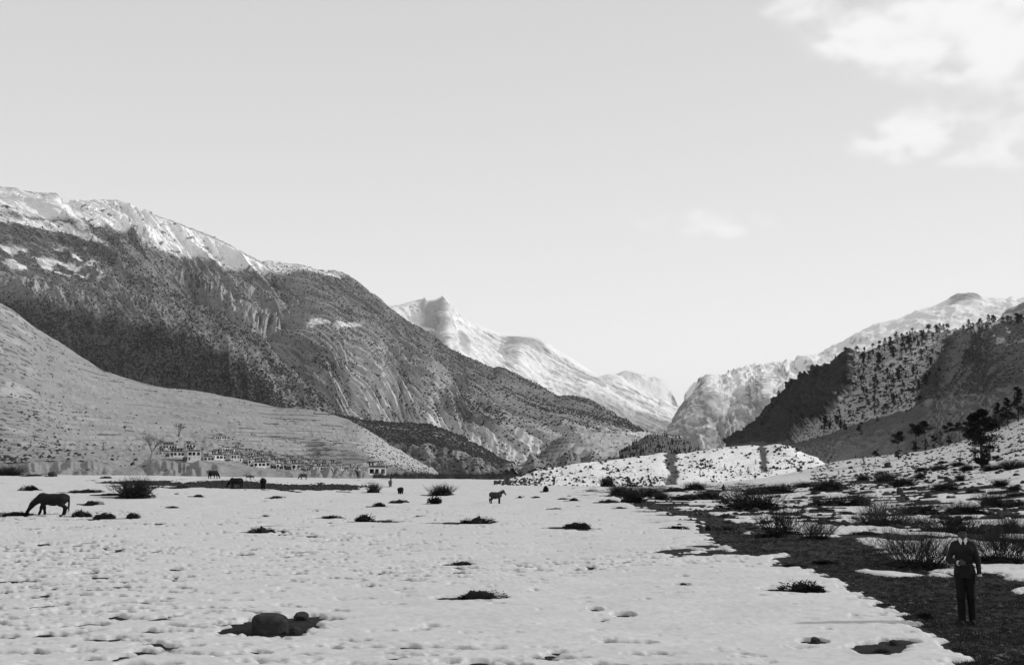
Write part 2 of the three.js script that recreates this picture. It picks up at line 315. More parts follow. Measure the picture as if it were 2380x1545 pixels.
const BARE = [
  outline([[1440, 1150], [1478, 1171], [1510, 1182], [1560, 1190], [1622, 1206], [1640, 1226], [1648, 1248], [1640, 1262], [1690, 1272], [1655, 1281], [1640, 1287], [1735, 1290], [1832, 1290], [1828, 1312], [1896, 1329], [1932, 1342], [2003, 1383], [2046, 1412], [2113, 1442], [2170, 1464], [2222, 1498], [2240, 1530], [2225, 1560], [2250, 1640], [2480, 1700], [2560, 1400], [2480, 1362], [2380, 1350], [2287, 1331], [2220, 1340], [2120, 1322], [2086, 1296], [2053, 1277], [1986, 1256], [1919, 1246], [1840, 1248], [1790, 1232], [1758, 1226], [1702, 1214], [1640, 1198], [1590, 1186], [1540, 1172], [1500, 1160]]),
  outline([[1590, 1288], [1640, 1283], [1745, 1287], [1750, 1292], [1640, 1291]]), outline([[1505, 1284], [1545, 1279], [1600, 1276], [1650, 1280], [1600, 1284], [1540, 1288]]),
  outline([[1600, 1271], [1660, 1268], [1700, 1276], [1640, 1277]]), outline([[1558, 1290], [1575, 1285], [1590, 1290], [1570, 1293]]),
  outline([[492, 1466], [520, 1455], [575, 1450], [600, 1446], [690, 1438], [722, 1432], [718, 1440], [690, 1446], [676, 1452], [700, 1462], [706, 1474], [680, 1480], [625, 1481], [610, 1472], [560, 1472], [515, 1474]]),
  outline([[2010, 1512], [2040, 1506], [2078, 1500], [2098, 1494], [2100, 1500], [2078, 1512], [2068, 1518], [2030, 1519]]),
  outline([[228, 1122], [262, 1119], [368, 1117], [425, 1123], [482, 1118], [540, 1116], [600, 1122], [668, 1127], [760, 1126], [820, 1127], [860, 1131], [820, 1138], [760, 1139], [700, 1139], [646, 1137], [527, 1136], [434, 1132], [330, 1126]]),
  outline([[980, 1216], [1040, 1215], [1075, 1217], [1040, 1220], [985, 1219]]), outline([[860, 1211], [900, 1209], [935, 1213], [890, 1215]]),
];
const KEPT = [   // snow left lying inside the bare ground
  outline([[1980, 1327], [2010, 1325], [2060, 1329], [2110, 1334], [2150, 1338], [2130, 1341], [2075, 1344], [2052, 1344], [2010, 1335]]),
  outline([[2168, 1336], [2190, 1336], [2210, 1341], [2190, 1341]]), outline([[1710, 1238], [1740, 1233], [1756, 1239], [1740, 1243]]),
  outline([[1652, 1273], [1700, 1271], [1730, 1281], [1690, 1283]]), outline([[2340, 1364], [2380, 1362], [2430, 1372], [2380, 1384], [2350, 1374]]),
  outline([[2090, 1425], [2118, 1425], [2112, 1432], [2080, 1432]]), outline([[2060, 1412], [2080, 1410], [2082, 1415]]),
];
const PATCHY = outline([[1395, 1120], [1500, 1123], [1700, 1127], [1850, 1128], [2000, 1118], [2160, 1122], [2400, 1140], [2480, 1230], [2380, 1262], [2200, 1250], [2000, 1240], [1900, 1238], [1750, 1218], [1600, 1184], [1490, 1160], [1420, 1150]]);
const SLOPE = outline([[1920, 1090], [2040, 1064], [2130, 1062], [2250, 1026], [2480, 960], [2480, 1140], [2200, 1118], [2000, 1112]]);
const DIRTY = outline([[240, 1112], [900, 1112], [900, 1150], [500, 1150], [240, 1150]]);
function soilY(x, z, base) { const d = Math.hypot(x, z); return base + (d < 90 ? 0.025 * fbm(x / 1.1, z / 1.1, 3) : 0); }
function snowDepth(x, z) {
  const d = Math.hypot(x, z), far = smooth(40, 140, d);
  let t = 0.062 + 0.02 * fbm(x / 3.1, z / 2.2, 2);
  const near = 1 - far;
  if (near > 0) {
    t += near * (0.011 * noise(x / 0.95, z / 0.46) + 0.008 * noise(x / 0.30 + 7, z / 0.17) + 0.005 * noise(x / 0.12, z / 0.08));
    const many = clamp(0.40 + 1.4 * noise(x / 9 + 31, z / 9) + smooth(2, -9, x) * 0.45 - smooth(26, 55, d) * 0.6 - smooth(-1, 6, x) * 0.35);
    const n = fbm(x / 1.0 + 100, z / 0.52, 4) + 0.16 * noise(x / 0.22, z / 0.14);
    t -= near * smooth(0.30 - 0.34 * many, 0.74 - 0.34 * many, n) * 0.12;
  }
  if (d > 26) { const n = fbm(x / 2.4 + 20, z / 2.0, 4) + 0.15 * noise(x / 0.5, z / 0.5); t -= smooth(0.36, 0.66, n) * 0.07 * smooth(26, 38, d) * smooth(-0.3, 0.3, noise(x / 17 + 3, z / 22)); }
  if (d > 38) { const n = fbm(x / 2.6 + 50, z / 3.6, 3); t -= smooth(0.50, 0.72, n) * 0.2 * smooth(38, 70, d); }
  const rough = 0.8 * fbm(x / 1.5, z / 1.5, 3) + (d < 60 ? 0.28 * fbm(x / 0.36, z / 0.30, 3) : 0), w = 0.11 + d * 0.006;
  const edge = rough * (0.5 + d * 0.02);
  for (const b of BARE) { const s = inside(b, x, z, 6); if (s > -6) t -= smooth(-w, w, s + edge) * 0.16; }
  for (const b of KEPT) { const s = inside(b, x, z, 3); if (s > -3) t += smooth(-w, w, s + edge * 0.4) * 0.16; }
  const s = inside(PATCHY, x, z, 10);
  if (s > -10) { const n = fbm(x / 3.4 + 9, z / 4.6, 4); t -= smooth(-8, 6, s) * smooth(0.0, 0.16, n - 0.02) * 0.26; }
  const q = inside(SLOPE, x, z, 10);
  if (q > -10) { const n = fbm(x / 2.3 + 70, z / 3.0, 4); t -= smooth(-8, 8, q) * smooth(0.34, 0.5, n) * 0.26; }
  const g = inside(DIRTY, x, z, 8);
  if (g > -8) { const n = fbm(x / 5 + 40, z / 9, 4); t -= smooth(-6, 6, g) * smooth(0.26, 0.42, n) * 0.24; }
  for (const [bx, bz, r, k] of placed) {   // melt hollows, longest on the shaded side
    const dx = (x - bx + r * 0.45) / (r * 1.25 + 0.1), dz = (z - bz) / (r * 0.62 + 0.12 + d * 0.004), e = dx * dx + dz * dz;
    if (e < 2.2) t -= 0.2 * k * smooth(1.5, 0.55, e + 0.5 * rough);
  }
  return t;
}

// ---------------------------------------------------------------- ground: one sheet to the horizon, and the snow lying on it
function fan(radii, angles) {   // rings of points around the place, dense ahead
  const nr = radii.length, na = angles.length, pos = new Float32Array(nr * na * 3), uv = new Float32Array(nr * na * 2), idx = [];
  radii.forEach((r, i) => angles.forEach((a, j) => { const k = i * na + j, x = Math.sin(a) * r, z = -Math.cos(a) * r; pos[k * 3] = x; pos[k * 3 + 2] = z; uv[k * 2] = x / 3; uv[k * 2 + 1] = z / 3; }));
  for (let i = 0; i < nr - 1; i++) for (let j = 0; j < na - 1; j++) { const a = i * na + j, b = a + 1, c = a + na, e = c + 1; idx.push(a, b, c, b, e, c); }
  const g = new THREE.BufferGeometry(); g.setAttribute('position', new THREE.BufferAttribute(pos, 3)); g.setAttribute('uv', new THREE.BufferAttribute(uv, 2)); g.setIndex(idx); return g;
}
const range = (a, b, n) => Array.from({ length: n }, (_, i) => lerp(a, b, i / (n - 1)));
const ringsDown = (from, to, stepPx, most) => { const out = [from]; let r = from; while (r < to) { r += clamp(stepPx * r * r / (EYE * 1070), 0.01, most); out.push(r); } return out; };
{
  const radii = [0.3, 1, 2.5, 5, 8, ...ringsDown(10, 330, 1.1, 3.2), 345, 365, 400, 500, 700, 1100, 2000, 4000, 8000, 16000, 30000];
  const dense = range(-0.5, 0.5, 620), angles = [...range(-Math.PI, -0.52, 40), ...dense, ...range(0.52, Math.PI, 40)];
  const g = fan(radii, angles), p = g.attributes.position, col = new Float32Array(p.count * 3);
  for (let i = 0; i < p.count; i++) {
    const x = p.getX(i), z = p.getZ(i), d = Math.hypot(x, z);
    const n = fbm(x / 2.2, z / 2.2, 3), tuft = 0.02 * noise(x / 0.33, z / 0.33) * (1 - smooth(30, 60, d));
    p.setY(i, soilY(x, z, floorY(x, z)) + tuft);
    const c = clamp(0.027 + 0.014 * n + 0.008 * noise(x / 0.4, z / 0.4), 0.012, 0.1) * (d > 420 ? 3 : 1);
    col[i * 3] = col[i * 3 + 1] = col[i * 3 + 2] = c;
  }
  g.setAttribute('color', new THREE.BufferAttribute(col, 3)); g.computeVertexNormals();
  const m = top(new THREE.Mesh(g, M.soil), 'ground'); m.receiveShadow = true; m.userData.kind = 'structure';
}
{
  const g = fan(ringsDown(10.5, 300, 0.72, 2.2), range(-0.47, 0.49, 1060)), p = g.attributes.position, col = new Float32Array(p.count * 3);
  for (let i = 0; i < p.count; i++) {
    const x = p.getX(i), z = p.getZ(i), d = Math.hypot(x, z);
    let t = snowDepth(x, z); t = t > 0 ? t : Math.max(t * 2, -0.3);
    if (d > 285) t = -0.3;
    p.setY(i, floorY(x, z) + t);
    const c = clamp(0.57 + 0.06 * fbm(x / 1.3, z / 1.3, 3) + 0.04 * noise(x / 0.2, z / 0.2) - 0.3 * smooth(0.05, 0.0, t) * (0.6 + noise(x / 0.5, z / 0.5)), 0.25, 0.78);   // grimy thin snow at the edges
    col[i * 3] = col[i * 3 + 1] = col[i * 3 + 2] = c;
  }
  g.setAttribute('color', new THREE.BufferAttribute(col, 3)); g.computeVertexNormals();
  const m = top(new THREE.Mesh(g, M.snow), 'snow'); m.castShadow = m.receiveShadow = true; m.userData.kind = 'structure';
}
// ---------------------------------------------------------------- hills: surfaces stretched over surveyed lines (foot to crest), with a far side
function curve(list, key) {   // monotone cubic through [x, ...] samples
  const n = list.length, x = list.map((p) => p[0]), y = list.map((p) => p[key]), m = new Float64Array(n), dl = [];
  for (let i = 0; i < n - 1; i++) dl.push((y[i + 1] - y[i]) / (x[i + 1] - x[i]));
  for (let i = 0; i < n; i++) m[i] = i === 0 ? dl[0] : i === n - 1 ? dl[n - 2] : dl[i - 1] * dl[i] <= 0 ? 0 : 2 / (1 / dl[i - 1] + 1 / dl[i]);
  return (v) => { if (v <= x[0]) return y[0]; if (v >= x[n - 1]) return y[n - 1]; let i = 0; while (v > x[i + 1]) i++; const h = x[i + 1] - x[i], t = (v - x[i]) / h, a = t * t, b = a * t; return (2 * b - 3 * a + 1) * y[i] + (b - 2 * a + t) * h * m[i] + (3 * a - 2 * b) * y[i + 1] + (b - a) * h * m[i + 1]; };
}
function fillDepth(row) {   // depth may be left out between samples that have it
  const known = row.map((p, i) => [p[0], p[2], i]).filter((p) => p[1] !== undefined);
  return row.map((p) => { if (p[2] !== undefined) return p; let a = known[0], b = known[known.length - 1]; for (const k of known) { if (k[0] <= p[0]) a = k; } for (const k of [...known].reverse()) if (k[0] >= p[0]) b = k; return [p[0], p[1], a[0] === b[0] ? a[1] : lerp(a[1], b[1], (p[0] - a[0]) / (b[0] - a[0]))]; });
}
function hill(name, label, rows, o) {
  const { nu, nv, disp = () => 0, color, behind = 24, tile = 40, lift } = o;
  rows = rows.map(fillDepth);
  const x0 = Math.min(...rows.map((r) => r[0][0])), x1 = Math.max(...rows.map((r) => r[r.length - 1][0])), R = rows.length;
  const fy = rows.map((r) => curve(r, 1)), fd = rows.map((r) => curve(r, 2));
  const total = nv + behind, P = new Float32Array((nu + 1) * (total + 1) * 3), at = (i, j) => (j * (nu + 1) + i) * 3;
  for (let i = 0; i <= nu; i++) {
    const px = lerp(x0, x1, i / nu), line = rows.map((_, k) => spot(px, fy[k](px), fd[k](px)));
    for (let j = 0; j <= nv; j++) {
      const s = j / nv * (R - 1), k = Math.min(R - 2, Math.floor(s)), t = s - k, a = line[Math.max(0, k - 1)], b = line[k], c = line[k + 1], e = line[Math.min(R - 1, k + 2)];
      const h = at(i, j), f = o.round ?? 0.6;
      for (let q = 0; q < 3; q++) { const A = a.getComponent(q), B = b.getComponent(q), C = c.getComponent(q), E = e.getComponent(q), m0 = (C - A) / 2 * f, m1 = (E - B) / 2 * f, tt = t * t, t3 = tt * t;
        P[h + q] = (2 * t3 - 3 * tt + 1) * B + (t3 - 2 * tt + t) * (f ? m0 + (1 - f) * (C - B) : C - B) + (3 * tt - 2 * t3) * C + (t3 - tt) * (f ? m1 + (1 - f) * (C - B) : C - B); }
    }
    const crest = line[R - 1], foot = line[0], fall = Math.max(crest.y - foot.y, 4);
    for (let j = 1; j <= behind; j++) { const t = j / behind, h = at(i, nv + j); P[h] = crest.x * (1 + t * 0.06); P[h + 1] = crest.y - fall * t * (0.3 + 0.75 * t); P[h + 2] = crest.z - fall * 1.7 * t - 0.02 * Math.abs(crest.z) * t; }
  }
  // metres along the surface, and its own normals
  const S = new Float32Array((nu + 1) * (total + 1)), T = new Float32Array((nu + 1) * (total + 1));
  for (let j = 0; j <= total; j++) for (let i = 0; i <= nu; i++) {
    const h = at(i, j), k = h / 3;
    S[k] = i ? S[k - 1] + Math.hypot(P[h] - P[h - 3], P[h + 1] - P[h - 2], P[h + 2] - P[h - 1]) : 0;
    if (j) { const g = at(i, j - 1); T[k] = T[g / 3] + Math.hypot(P[h] - P[g], P[h + 1] - P[g + 1], P[h + 2] - P[g + 2]); }
  }
  const mid = Math.floor(nv * 0.5), row = S.slice(mid * (nu + 1), (mid + 1) * (nu + 1));   // one ruler for every line, so gullies run downhill
  const Q = P.slice(), uv = new Float32Array(Q.length / 3 * 2);
  for (let j = 0; j <= total; j++) for (let i = 0; i <= nu; i++) {
    const h = at(i, j), k = h / 3, l = at(Math.max(0, i - 1), j), r = at(Math.min(nu, i + 1), j), d = at(i, Math.max(0, j - 1)), u = at(i, Math.min(total, j + 1));
    const ax = P[r] - P[l], ay = P[r + 1] - P[l + 1], az = P[r + 2] - P[l + 2], bx = P[u] - P[d], by = P[u + 1] - P[d + 1], bz = P[u + 2] - P[d + 2];
    let nx = ay * bz - az * by, ny = az * bx - ax * bz, nz = ax * by - ay * bx; const L = Math.hypot(nx, ny, nz) || 1; nx /= L; ny /= L; nz /= L;
    if (ny < 0) { nx = -nx; ny = -ny; nz = -nz; }
    const v = j / nv, e = disp({ s: row[i], t: T[k], px: lerp(x0, x1, i / nu), v: Math.min(v, 1), over: Math.max(0, v - 1), x: P[h], y: P[h + 1], z: P[h + 2] });
    Q[h] += nx * e; Q[h + 1] += ny * e; Q[h + 2] += nz * e;
    if (lift) Q[h + 1] += lift({ s: row[i], t: T[k], px: lerp(x0, x1, i / nu), v: Math.min(v, 1), y: Q[h + 1] });
    uv[k * 2] = row[i] / tile; uv[k * 2 + 1] = T[k] / tile;
  }
  const idx = []; for (let j = 0; j < total; j++) for (let i = 0; i < nu; i++) { const a = at(i, j) / 3, b = a + 1, c = a + nu + 1, d = c + 1; idx.push(a, b, c, b, d, c); }
  const g = new THREE.BufferGeometry(); g.setAttribute('position', new THREE.BufferAttribute(Q, 3)); g.setAttribute('uv', new THREE.BufferAttribute(uv, 2)); g.setIndex(idx); g.computeVertexNormals();
  const N = g.attributes.normal, col = new Float32Array(Q.length);
  for (let j = 0; j <= total; j++) for (let i = 0; i <= nu; i++) {
    const k = at(i, j) / 3, px = lerp(x0, x1, i / nu);
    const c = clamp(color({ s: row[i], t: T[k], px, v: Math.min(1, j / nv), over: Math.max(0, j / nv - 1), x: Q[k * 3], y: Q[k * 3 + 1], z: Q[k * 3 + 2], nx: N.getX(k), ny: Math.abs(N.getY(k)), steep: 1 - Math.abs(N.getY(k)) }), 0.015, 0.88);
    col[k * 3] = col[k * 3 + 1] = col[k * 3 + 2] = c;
  }
  g.setAttribute('color', new THREE.BufferAttribute(col, 3));
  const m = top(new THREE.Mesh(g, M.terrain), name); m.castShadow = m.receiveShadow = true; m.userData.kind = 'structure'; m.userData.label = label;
  const atUV = (u, v) => { const a = clamp(u) * nu, b = clamp(v) * nv, i = Math.min(nu - 1, Math.floor(a)), j = Math.min(nv - 1, Math.floor(b)), s = a - i, t = b - j, w = [(1 - s) * (1 - t), s * (1 - t), (1 - s) * t, s * t], ks = [at(i, j), at(i + 1, j), at(i, j + 1), at(i + 1, j + 1)], p = V(0, 0, 0); ks.forEach((k, n) => { p.x += w[n] * Q[k]; p.y += w[n] * Q[k + 1]; p.z += w[n] * Q[k + 2]; }); return p; };
  const find = (px, py) => {   // the point of this surface on that line of sight
    let best = null, e0 = 1e9, u = (px - x0) / (x1 - x0);
    for (let pass = 0; pass < 3; pass++) { e0 = 1e9; for (let v = 0; v <= 1; v += 0.004) { const p = atUV(u, v), e = Math.abs(seenAt(p)[1] - py); if (e < e0) { e0 = e; best = p; best.v = v; } } u += (px - seenAt(best)[0]) / (x1 - x0); }
    return best;
  };
  const look = (u, v) => { const i = Math.min(nu, Math.round(u * nu)), j = Math.min(nv, Math.round(v * nv)), k = at(i, j) / 3; return { px: lerp(x0, x1, u), v, s: row[i], t: T[k], c: col[k * 3], steep: 1 - Math.abs(N.getY(k)) }; };
  return { atUV, find, look, x0, x1 };
}
// shared look of high slopes: snow where it is high and gentle, rock and scrub below
const gully = (s, t, w, stretch = 5) => { const q = 0.35 * w * noise(s / (w * 3), t / (w * 3)); return ridged((s + q) / w, t / (w * stretch) + 11, 3); };
const speck = (s, t, size) => noise(s / size, t / size) * 0.6 + noise(s / size * 2.3 + 9, t / size * 2.3) * 0.4;

// ---- far snow mountains
hill('mountain', 'palest snow peak, farthest of all, at the end of the valley', [
  [[1380, 1010, 22000], [1700, 1010, 22000]],
  [[1380, 930, 24000], [1470, 915], [1560, 960], [1600, 940], [1700, 930, 24000]],
  [[1380, 905, 26000], [1418, 872], [1434, 861], [1466, 863], [1498, 867], [1523, 871], [1543, 885], [1555, 903], [1571, 929], [1582, 946], [1594, 912], [1607, 897], [1618, 889], [1640, 876], [1700, 868, 26000]],
], { nu: 170, nv: 70, behind: 8, tile: 6000, disp: (q) => 130 * ridged(q.s / 900, q.t / 1400, 5) * smooth(0, 0.2, q.v) - 90, color: (q) => lerp(0.78, 0.3, smooth(0.25, 0.6, q.steep + 0.25 * speck(q.s, q.t, 300) - 0.2)) });

hill('mountain', 'sharp snow peak with a rock face painted grey for its shade behind the left mountain', [
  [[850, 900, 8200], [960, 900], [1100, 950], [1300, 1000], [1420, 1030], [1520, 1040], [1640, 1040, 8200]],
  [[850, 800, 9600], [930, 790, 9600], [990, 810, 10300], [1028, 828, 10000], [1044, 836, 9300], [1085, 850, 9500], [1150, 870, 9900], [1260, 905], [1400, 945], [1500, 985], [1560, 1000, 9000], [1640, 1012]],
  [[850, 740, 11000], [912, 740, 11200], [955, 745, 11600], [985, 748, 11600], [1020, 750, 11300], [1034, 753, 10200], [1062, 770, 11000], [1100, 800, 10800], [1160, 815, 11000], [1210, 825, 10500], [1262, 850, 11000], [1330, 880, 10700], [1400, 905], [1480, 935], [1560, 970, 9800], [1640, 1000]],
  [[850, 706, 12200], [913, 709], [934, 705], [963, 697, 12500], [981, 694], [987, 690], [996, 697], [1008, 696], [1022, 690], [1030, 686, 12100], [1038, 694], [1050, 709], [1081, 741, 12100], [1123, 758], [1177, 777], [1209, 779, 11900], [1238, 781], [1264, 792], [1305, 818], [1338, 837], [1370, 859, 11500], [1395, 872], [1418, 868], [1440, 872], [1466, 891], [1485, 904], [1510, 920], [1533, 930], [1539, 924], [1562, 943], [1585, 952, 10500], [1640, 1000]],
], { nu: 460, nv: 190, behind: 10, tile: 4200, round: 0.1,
  disp: (q) => (q.over ? 0 : 70 * gully(q.s + 0.9 * q.t, q.t, 620, 5) * smooth(0, 0.15, q.v) * (1 - smooth(0.80, 0.99, q.v)) + (24 * ridged((q.s + 0.6 * q.t) / 190, q.t / 260, 5)) * (1 - 0.85 * smooth(0.90, 1, q.v)) - 6),
  color: (q) => {
    const n = fbm(q.s / 420, q.t / 700, 4), f = speck(q.s, q.t, 60);
    const streak = ridged((q.s + 1.3 * q.t) / 130, q.t / 1300, 4); let rock = 0.8 * smooth(0.34, 0.54, q.steep * 0.5 + 0.16 * n + 0.42 * streak + 0.10 * f);
    rock = Math.max(rock, smooth(0.62, 0.3, q.v + 0.0011 * (1560 - q.px) * 0.35 + 0.10 * n) * 0.9 * smooth(1240, 1420, q.px));          // bare lower spurs toward the gorge
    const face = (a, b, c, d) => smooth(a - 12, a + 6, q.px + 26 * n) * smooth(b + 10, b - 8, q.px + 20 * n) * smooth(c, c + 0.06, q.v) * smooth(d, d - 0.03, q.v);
    rock = Math.max(rock, 0.95 * face(982, 1036, 0.52, 0.99), 0.9 * face(1062, 1090, 0.4, 0.66), 0.85 * face(1185, 1268, 0.72, 0.985));  // left summit face: its shade is put into the grey rock colour
    return lerp(0.88, 0.36 + 0.05 * f, rock);  // rock tone lightened to carry distance haze in the colour
  } });

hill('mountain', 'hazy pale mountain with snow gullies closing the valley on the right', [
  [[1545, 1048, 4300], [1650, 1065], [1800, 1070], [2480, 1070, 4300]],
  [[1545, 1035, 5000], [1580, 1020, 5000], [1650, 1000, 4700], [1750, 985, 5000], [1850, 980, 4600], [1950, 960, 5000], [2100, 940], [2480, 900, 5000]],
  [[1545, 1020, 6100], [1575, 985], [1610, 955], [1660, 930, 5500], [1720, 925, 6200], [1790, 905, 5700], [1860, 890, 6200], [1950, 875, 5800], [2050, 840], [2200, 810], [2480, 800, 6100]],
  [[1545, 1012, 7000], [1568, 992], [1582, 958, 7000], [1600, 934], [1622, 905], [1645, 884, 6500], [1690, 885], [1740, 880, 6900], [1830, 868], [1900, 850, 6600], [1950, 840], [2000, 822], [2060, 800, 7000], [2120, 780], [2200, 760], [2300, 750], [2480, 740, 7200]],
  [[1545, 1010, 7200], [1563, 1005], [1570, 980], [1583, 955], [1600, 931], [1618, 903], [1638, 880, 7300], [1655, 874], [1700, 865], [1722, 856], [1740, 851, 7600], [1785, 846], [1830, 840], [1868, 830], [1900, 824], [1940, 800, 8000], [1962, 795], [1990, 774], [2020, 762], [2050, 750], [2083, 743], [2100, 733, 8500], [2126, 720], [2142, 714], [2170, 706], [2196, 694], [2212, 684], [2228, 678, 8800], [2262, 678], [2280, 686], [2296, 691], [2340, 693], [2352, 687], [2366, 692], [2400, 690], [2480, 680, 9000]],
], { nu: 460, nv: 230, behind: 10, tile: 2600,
  disp: (q) => (q.over ? 0 : (46 * gully(q.s + q.t * 0.25, q.t, 420, 3.2) * smooth(0, 0.1, q.v) + 18 * ridged(q.s / 120, q.t / 190, 4)) * (1 - 0.75 * smooth(0.96, 1, q.v)) - 20),
  color: (q) => {
    const n = fbm((q.s + q.t * 0.6) / 260, q.t / 300, 5), f = speck(q.s, q.t, 38);
    const high = smooth(1960, 2110, q.px) * smooth(0.74, 0.84, q.v + 0.1 * n);
    const streak = ridged((q.s - 0.8 * q.t) / 70, q.t / 500, 4), rock = smooth(0.30, 0.58, 0.6 * q.steep + 0.30 * n + 0.34 * streak + 0.14 * f);
    let snow = lerp((1 - rock) * smooth(0.15, 0.75, q.v + 0.5 * n) + 0.55 * smooth(0.25, 0.42, n), 1, high);
    const cap = smooth(2196, 2214, q.px + 8 * n) * smooth(2292, 2272, q.px) * smooth(0.90, 0.93, q.v + 0.012 * f); snow *= 1 - 0.85 * cap;
    return lerp(0.27 + 0.07 * f, 0.86, clamp(snow));  // pale rock tone paints in part of the haze
  } });
hill('mountain', 'grey rocky spur at the upper right edge above the wooded cliff', [
  [[2270, 800, 2600], [2480, 830, 2600]], [[2270, 782, 2850], [2330, 765], [2400, 745], [2480, 730, 2850]],
  [[2270, 780, 3100], [2296, 766], [2315, 745], [2334, 731], [2350, 717], [2380, 701], [2420, 680], [2480, 645, 3100]],
], { nu: 80, nv: 60, behind: 8, tile: 1100, disp: (q) => 22 * ridged(q.s / 90, q.t / 140, 4) - 12, color: (q) => lerp(0.2, 0.55, smooth(0.0, 0.35, fbm(q.s / 60, q.t / 60, 4))) + 0.06 * speck(q.s, q.t, 9) });

// ---- the great left mountain in three shoulders
const rockBand = (q, px, v, w, h) => Math.exp(-(((q.px - px) / w) ** 2) - ((q.v - v) / h) ** 2);
const ridge = hill('mountain', 'long ridge of the left mountain falling from a small snowfield toward the gorge', [
  [[540, 1010, 1750], [700, 1010, 1650], [850, 1016, 1500], [1000, 1062, 1400], [1100, 1095, 1300], [1250, 1110, 1300], [1400, 1100, 1400], [1500, 1078, 1700], [1570, 1066, 1900]],
  [[540, 965, 1900], [640, 915, 1950], [760, 890, 1900], [850, 905, 1800], [930, 940, 1750], [1000, 965, 1650], [1060, 975, 1720], [1110, 1002, 1620], [1200, 1036, 1600], [1300, 1048, 1600], [1400, 1046, 1750], [1500, 1042, 1900], [1570, 1052, 2000]],
  [[540, 880, 2300], [600, 820, 2350], [640, 797, 2300], [700, 781, 2250], [760, 770, 2300], [830, 768, 2450], [900, 802, 2350], [1000, 868, 2100], [1040, 905, 2150], [1100, 935, 2050], [1200, 978, 1950], [1300, 1000, 1950], [1400, 1006, 2050], [1500, 1026, 2150], [1570, 1046, 2150]],
  [[540, 740, 3300], [640, 705, 3300], [720, 700, 3200], [800, 712, 3250], [880, 750, 3000], [960, 805, 2850], [1060, 868, 2600], [1160, 910, 2450], [1260, 950, 2400], [1330, 960, 2400], [1400, 980], [1500, 1018, 2300], [1570, 1042, 2250]],
  [[540, 650, 4200], [600, 610], [622, 604, 4100], [650, 607], [700, 612], [740, 622], [785, 627, 3900], [806, 636], [830, 650], [856, 671], [880, 689], [915, 719, 3600], [940, 738], [963, 750], [1000, 772], [1030, 795], [1068, 819, 3300], [1110, 838], [1148, 853], [1158, 850], [1190, 862], [1232, 883, 3000], [1270, 906], [1290, 921], [1302, 924], [1330, 923, 2800], [1358, 928], [1384, 938], [1434, 968, 2600], [1485, 994], [1506, 1010, 2400], [1570, 1044, 2300]],
], { nu: 620, nv: 330, behind: 10, tile: 900,
  disp: (q) => {
    if (q.over) return 0;
    const low = smooth(0.62, 0.2, q.v), right = smooth(820, 1000, q.px), cut = smooth(0.98, 0.9, q.v);
    let e = (24 + 22 * low * right) * gully(q.s + 0.6 * q.t, q.t, 230, 7) * cut * smooth(0.02, 0.34, q.v) + (7 + 5 * low) * gully(q.s + 0.6 * q.t, q.t, 70, 8) + 2.2 * ridged(q.s / 26, q.t / 60, 3);
    e -= 48 * Math.exp(-(((q.px - 690 + (q.v - 0.42) * 260) / 46) ** 2) - ((q.v - 0.42) / 0.06) ** 2);              // slip below the bench
    e -= 30 * Math.exp(-(((q.px - 1090) / 55) ** 2) - ((q.v - 0.3) / 0.09) ** 2);                                   // cliff scar over the gorge
    e += 7 * ridged(q.s / 38, q.t / 320, 3) * Math.exp(-(((q.v - 0.14) / 0.12) ** 2)) * smooth(980, 1100, q.px);    // pinnacles at the foot
    return e - 8;
  },
  color: (q) => {
    const n = fbm(q.s / 120, q.t / 150, 4), f = speck(q.s, q.t, 13), fine = ridged((q.s + 0.5 * q.t) / 40 + 31, q.t / 160 + 7, 4);
    let c = 0.25 + 0.11 * n + 0.07 * f;
    const pale = smooth(0.58, 0.22, q.v + 0.16 * n) * smooth(700, 860, q.px);
    c = lerp(c, 0.39 + 0.12 * n + 0.09 * fine, pale * 0.9);
    c -= 0.085 * smooth(0.05, 0.3, speck(q.s, q.t, 16) + 0.2 * n) * (0.55 + 0.45 * smooth(0.7, 0.3, q.v));            // scattered scrub
    c += 0.14 * smooth(0.30, 0.7, fine) * pale;
    c -= 0.06 * smooth(0.62, 0.88, q.v) * (1 - smooth(0.93, 0.99, q.v + 0.05 * n));
    const scar = Math.exp(-(((q.px - 1088) / 66) ** 2) - ((q.v - 0.30) / 0.09) ** 2); c = lerp(c, 0.09 + 0.09 * smooth(0.1, 0.6, fine), clamp(scar * 1.3));
    const slip = Math.exp(-(((q.px - 690 + (q.v - 0.42) * 260) / 52) ** 2) - ((q.v - 0.42) / 0.07) ** 2); c = lerp(c, 0.11 + 0.18 * smooth(0.2, 0.7, fine), clamp(slip * 1.2));
    const top = smooth(0.895, 0.925, q.v + 0.03 * n + 0.015 * f) * smooth(812, 790, q.px + 22 * n) * smooth(0.25, -0.1, f * 0.7 - 0.25 * n);
    const bench = smooth(0.512, 0.522, q.v + 0.012 * n) * smooth(0.556, 0.54, q.v + 0.012 * n) * smooth(706, 722, q.px) * smooth(850, 822, q.px) * smooth(0.2, 0, f - 0.1);
    return lerp(c, 0.88, clamp(top * 1.1 + bench * 0.9));
  } });
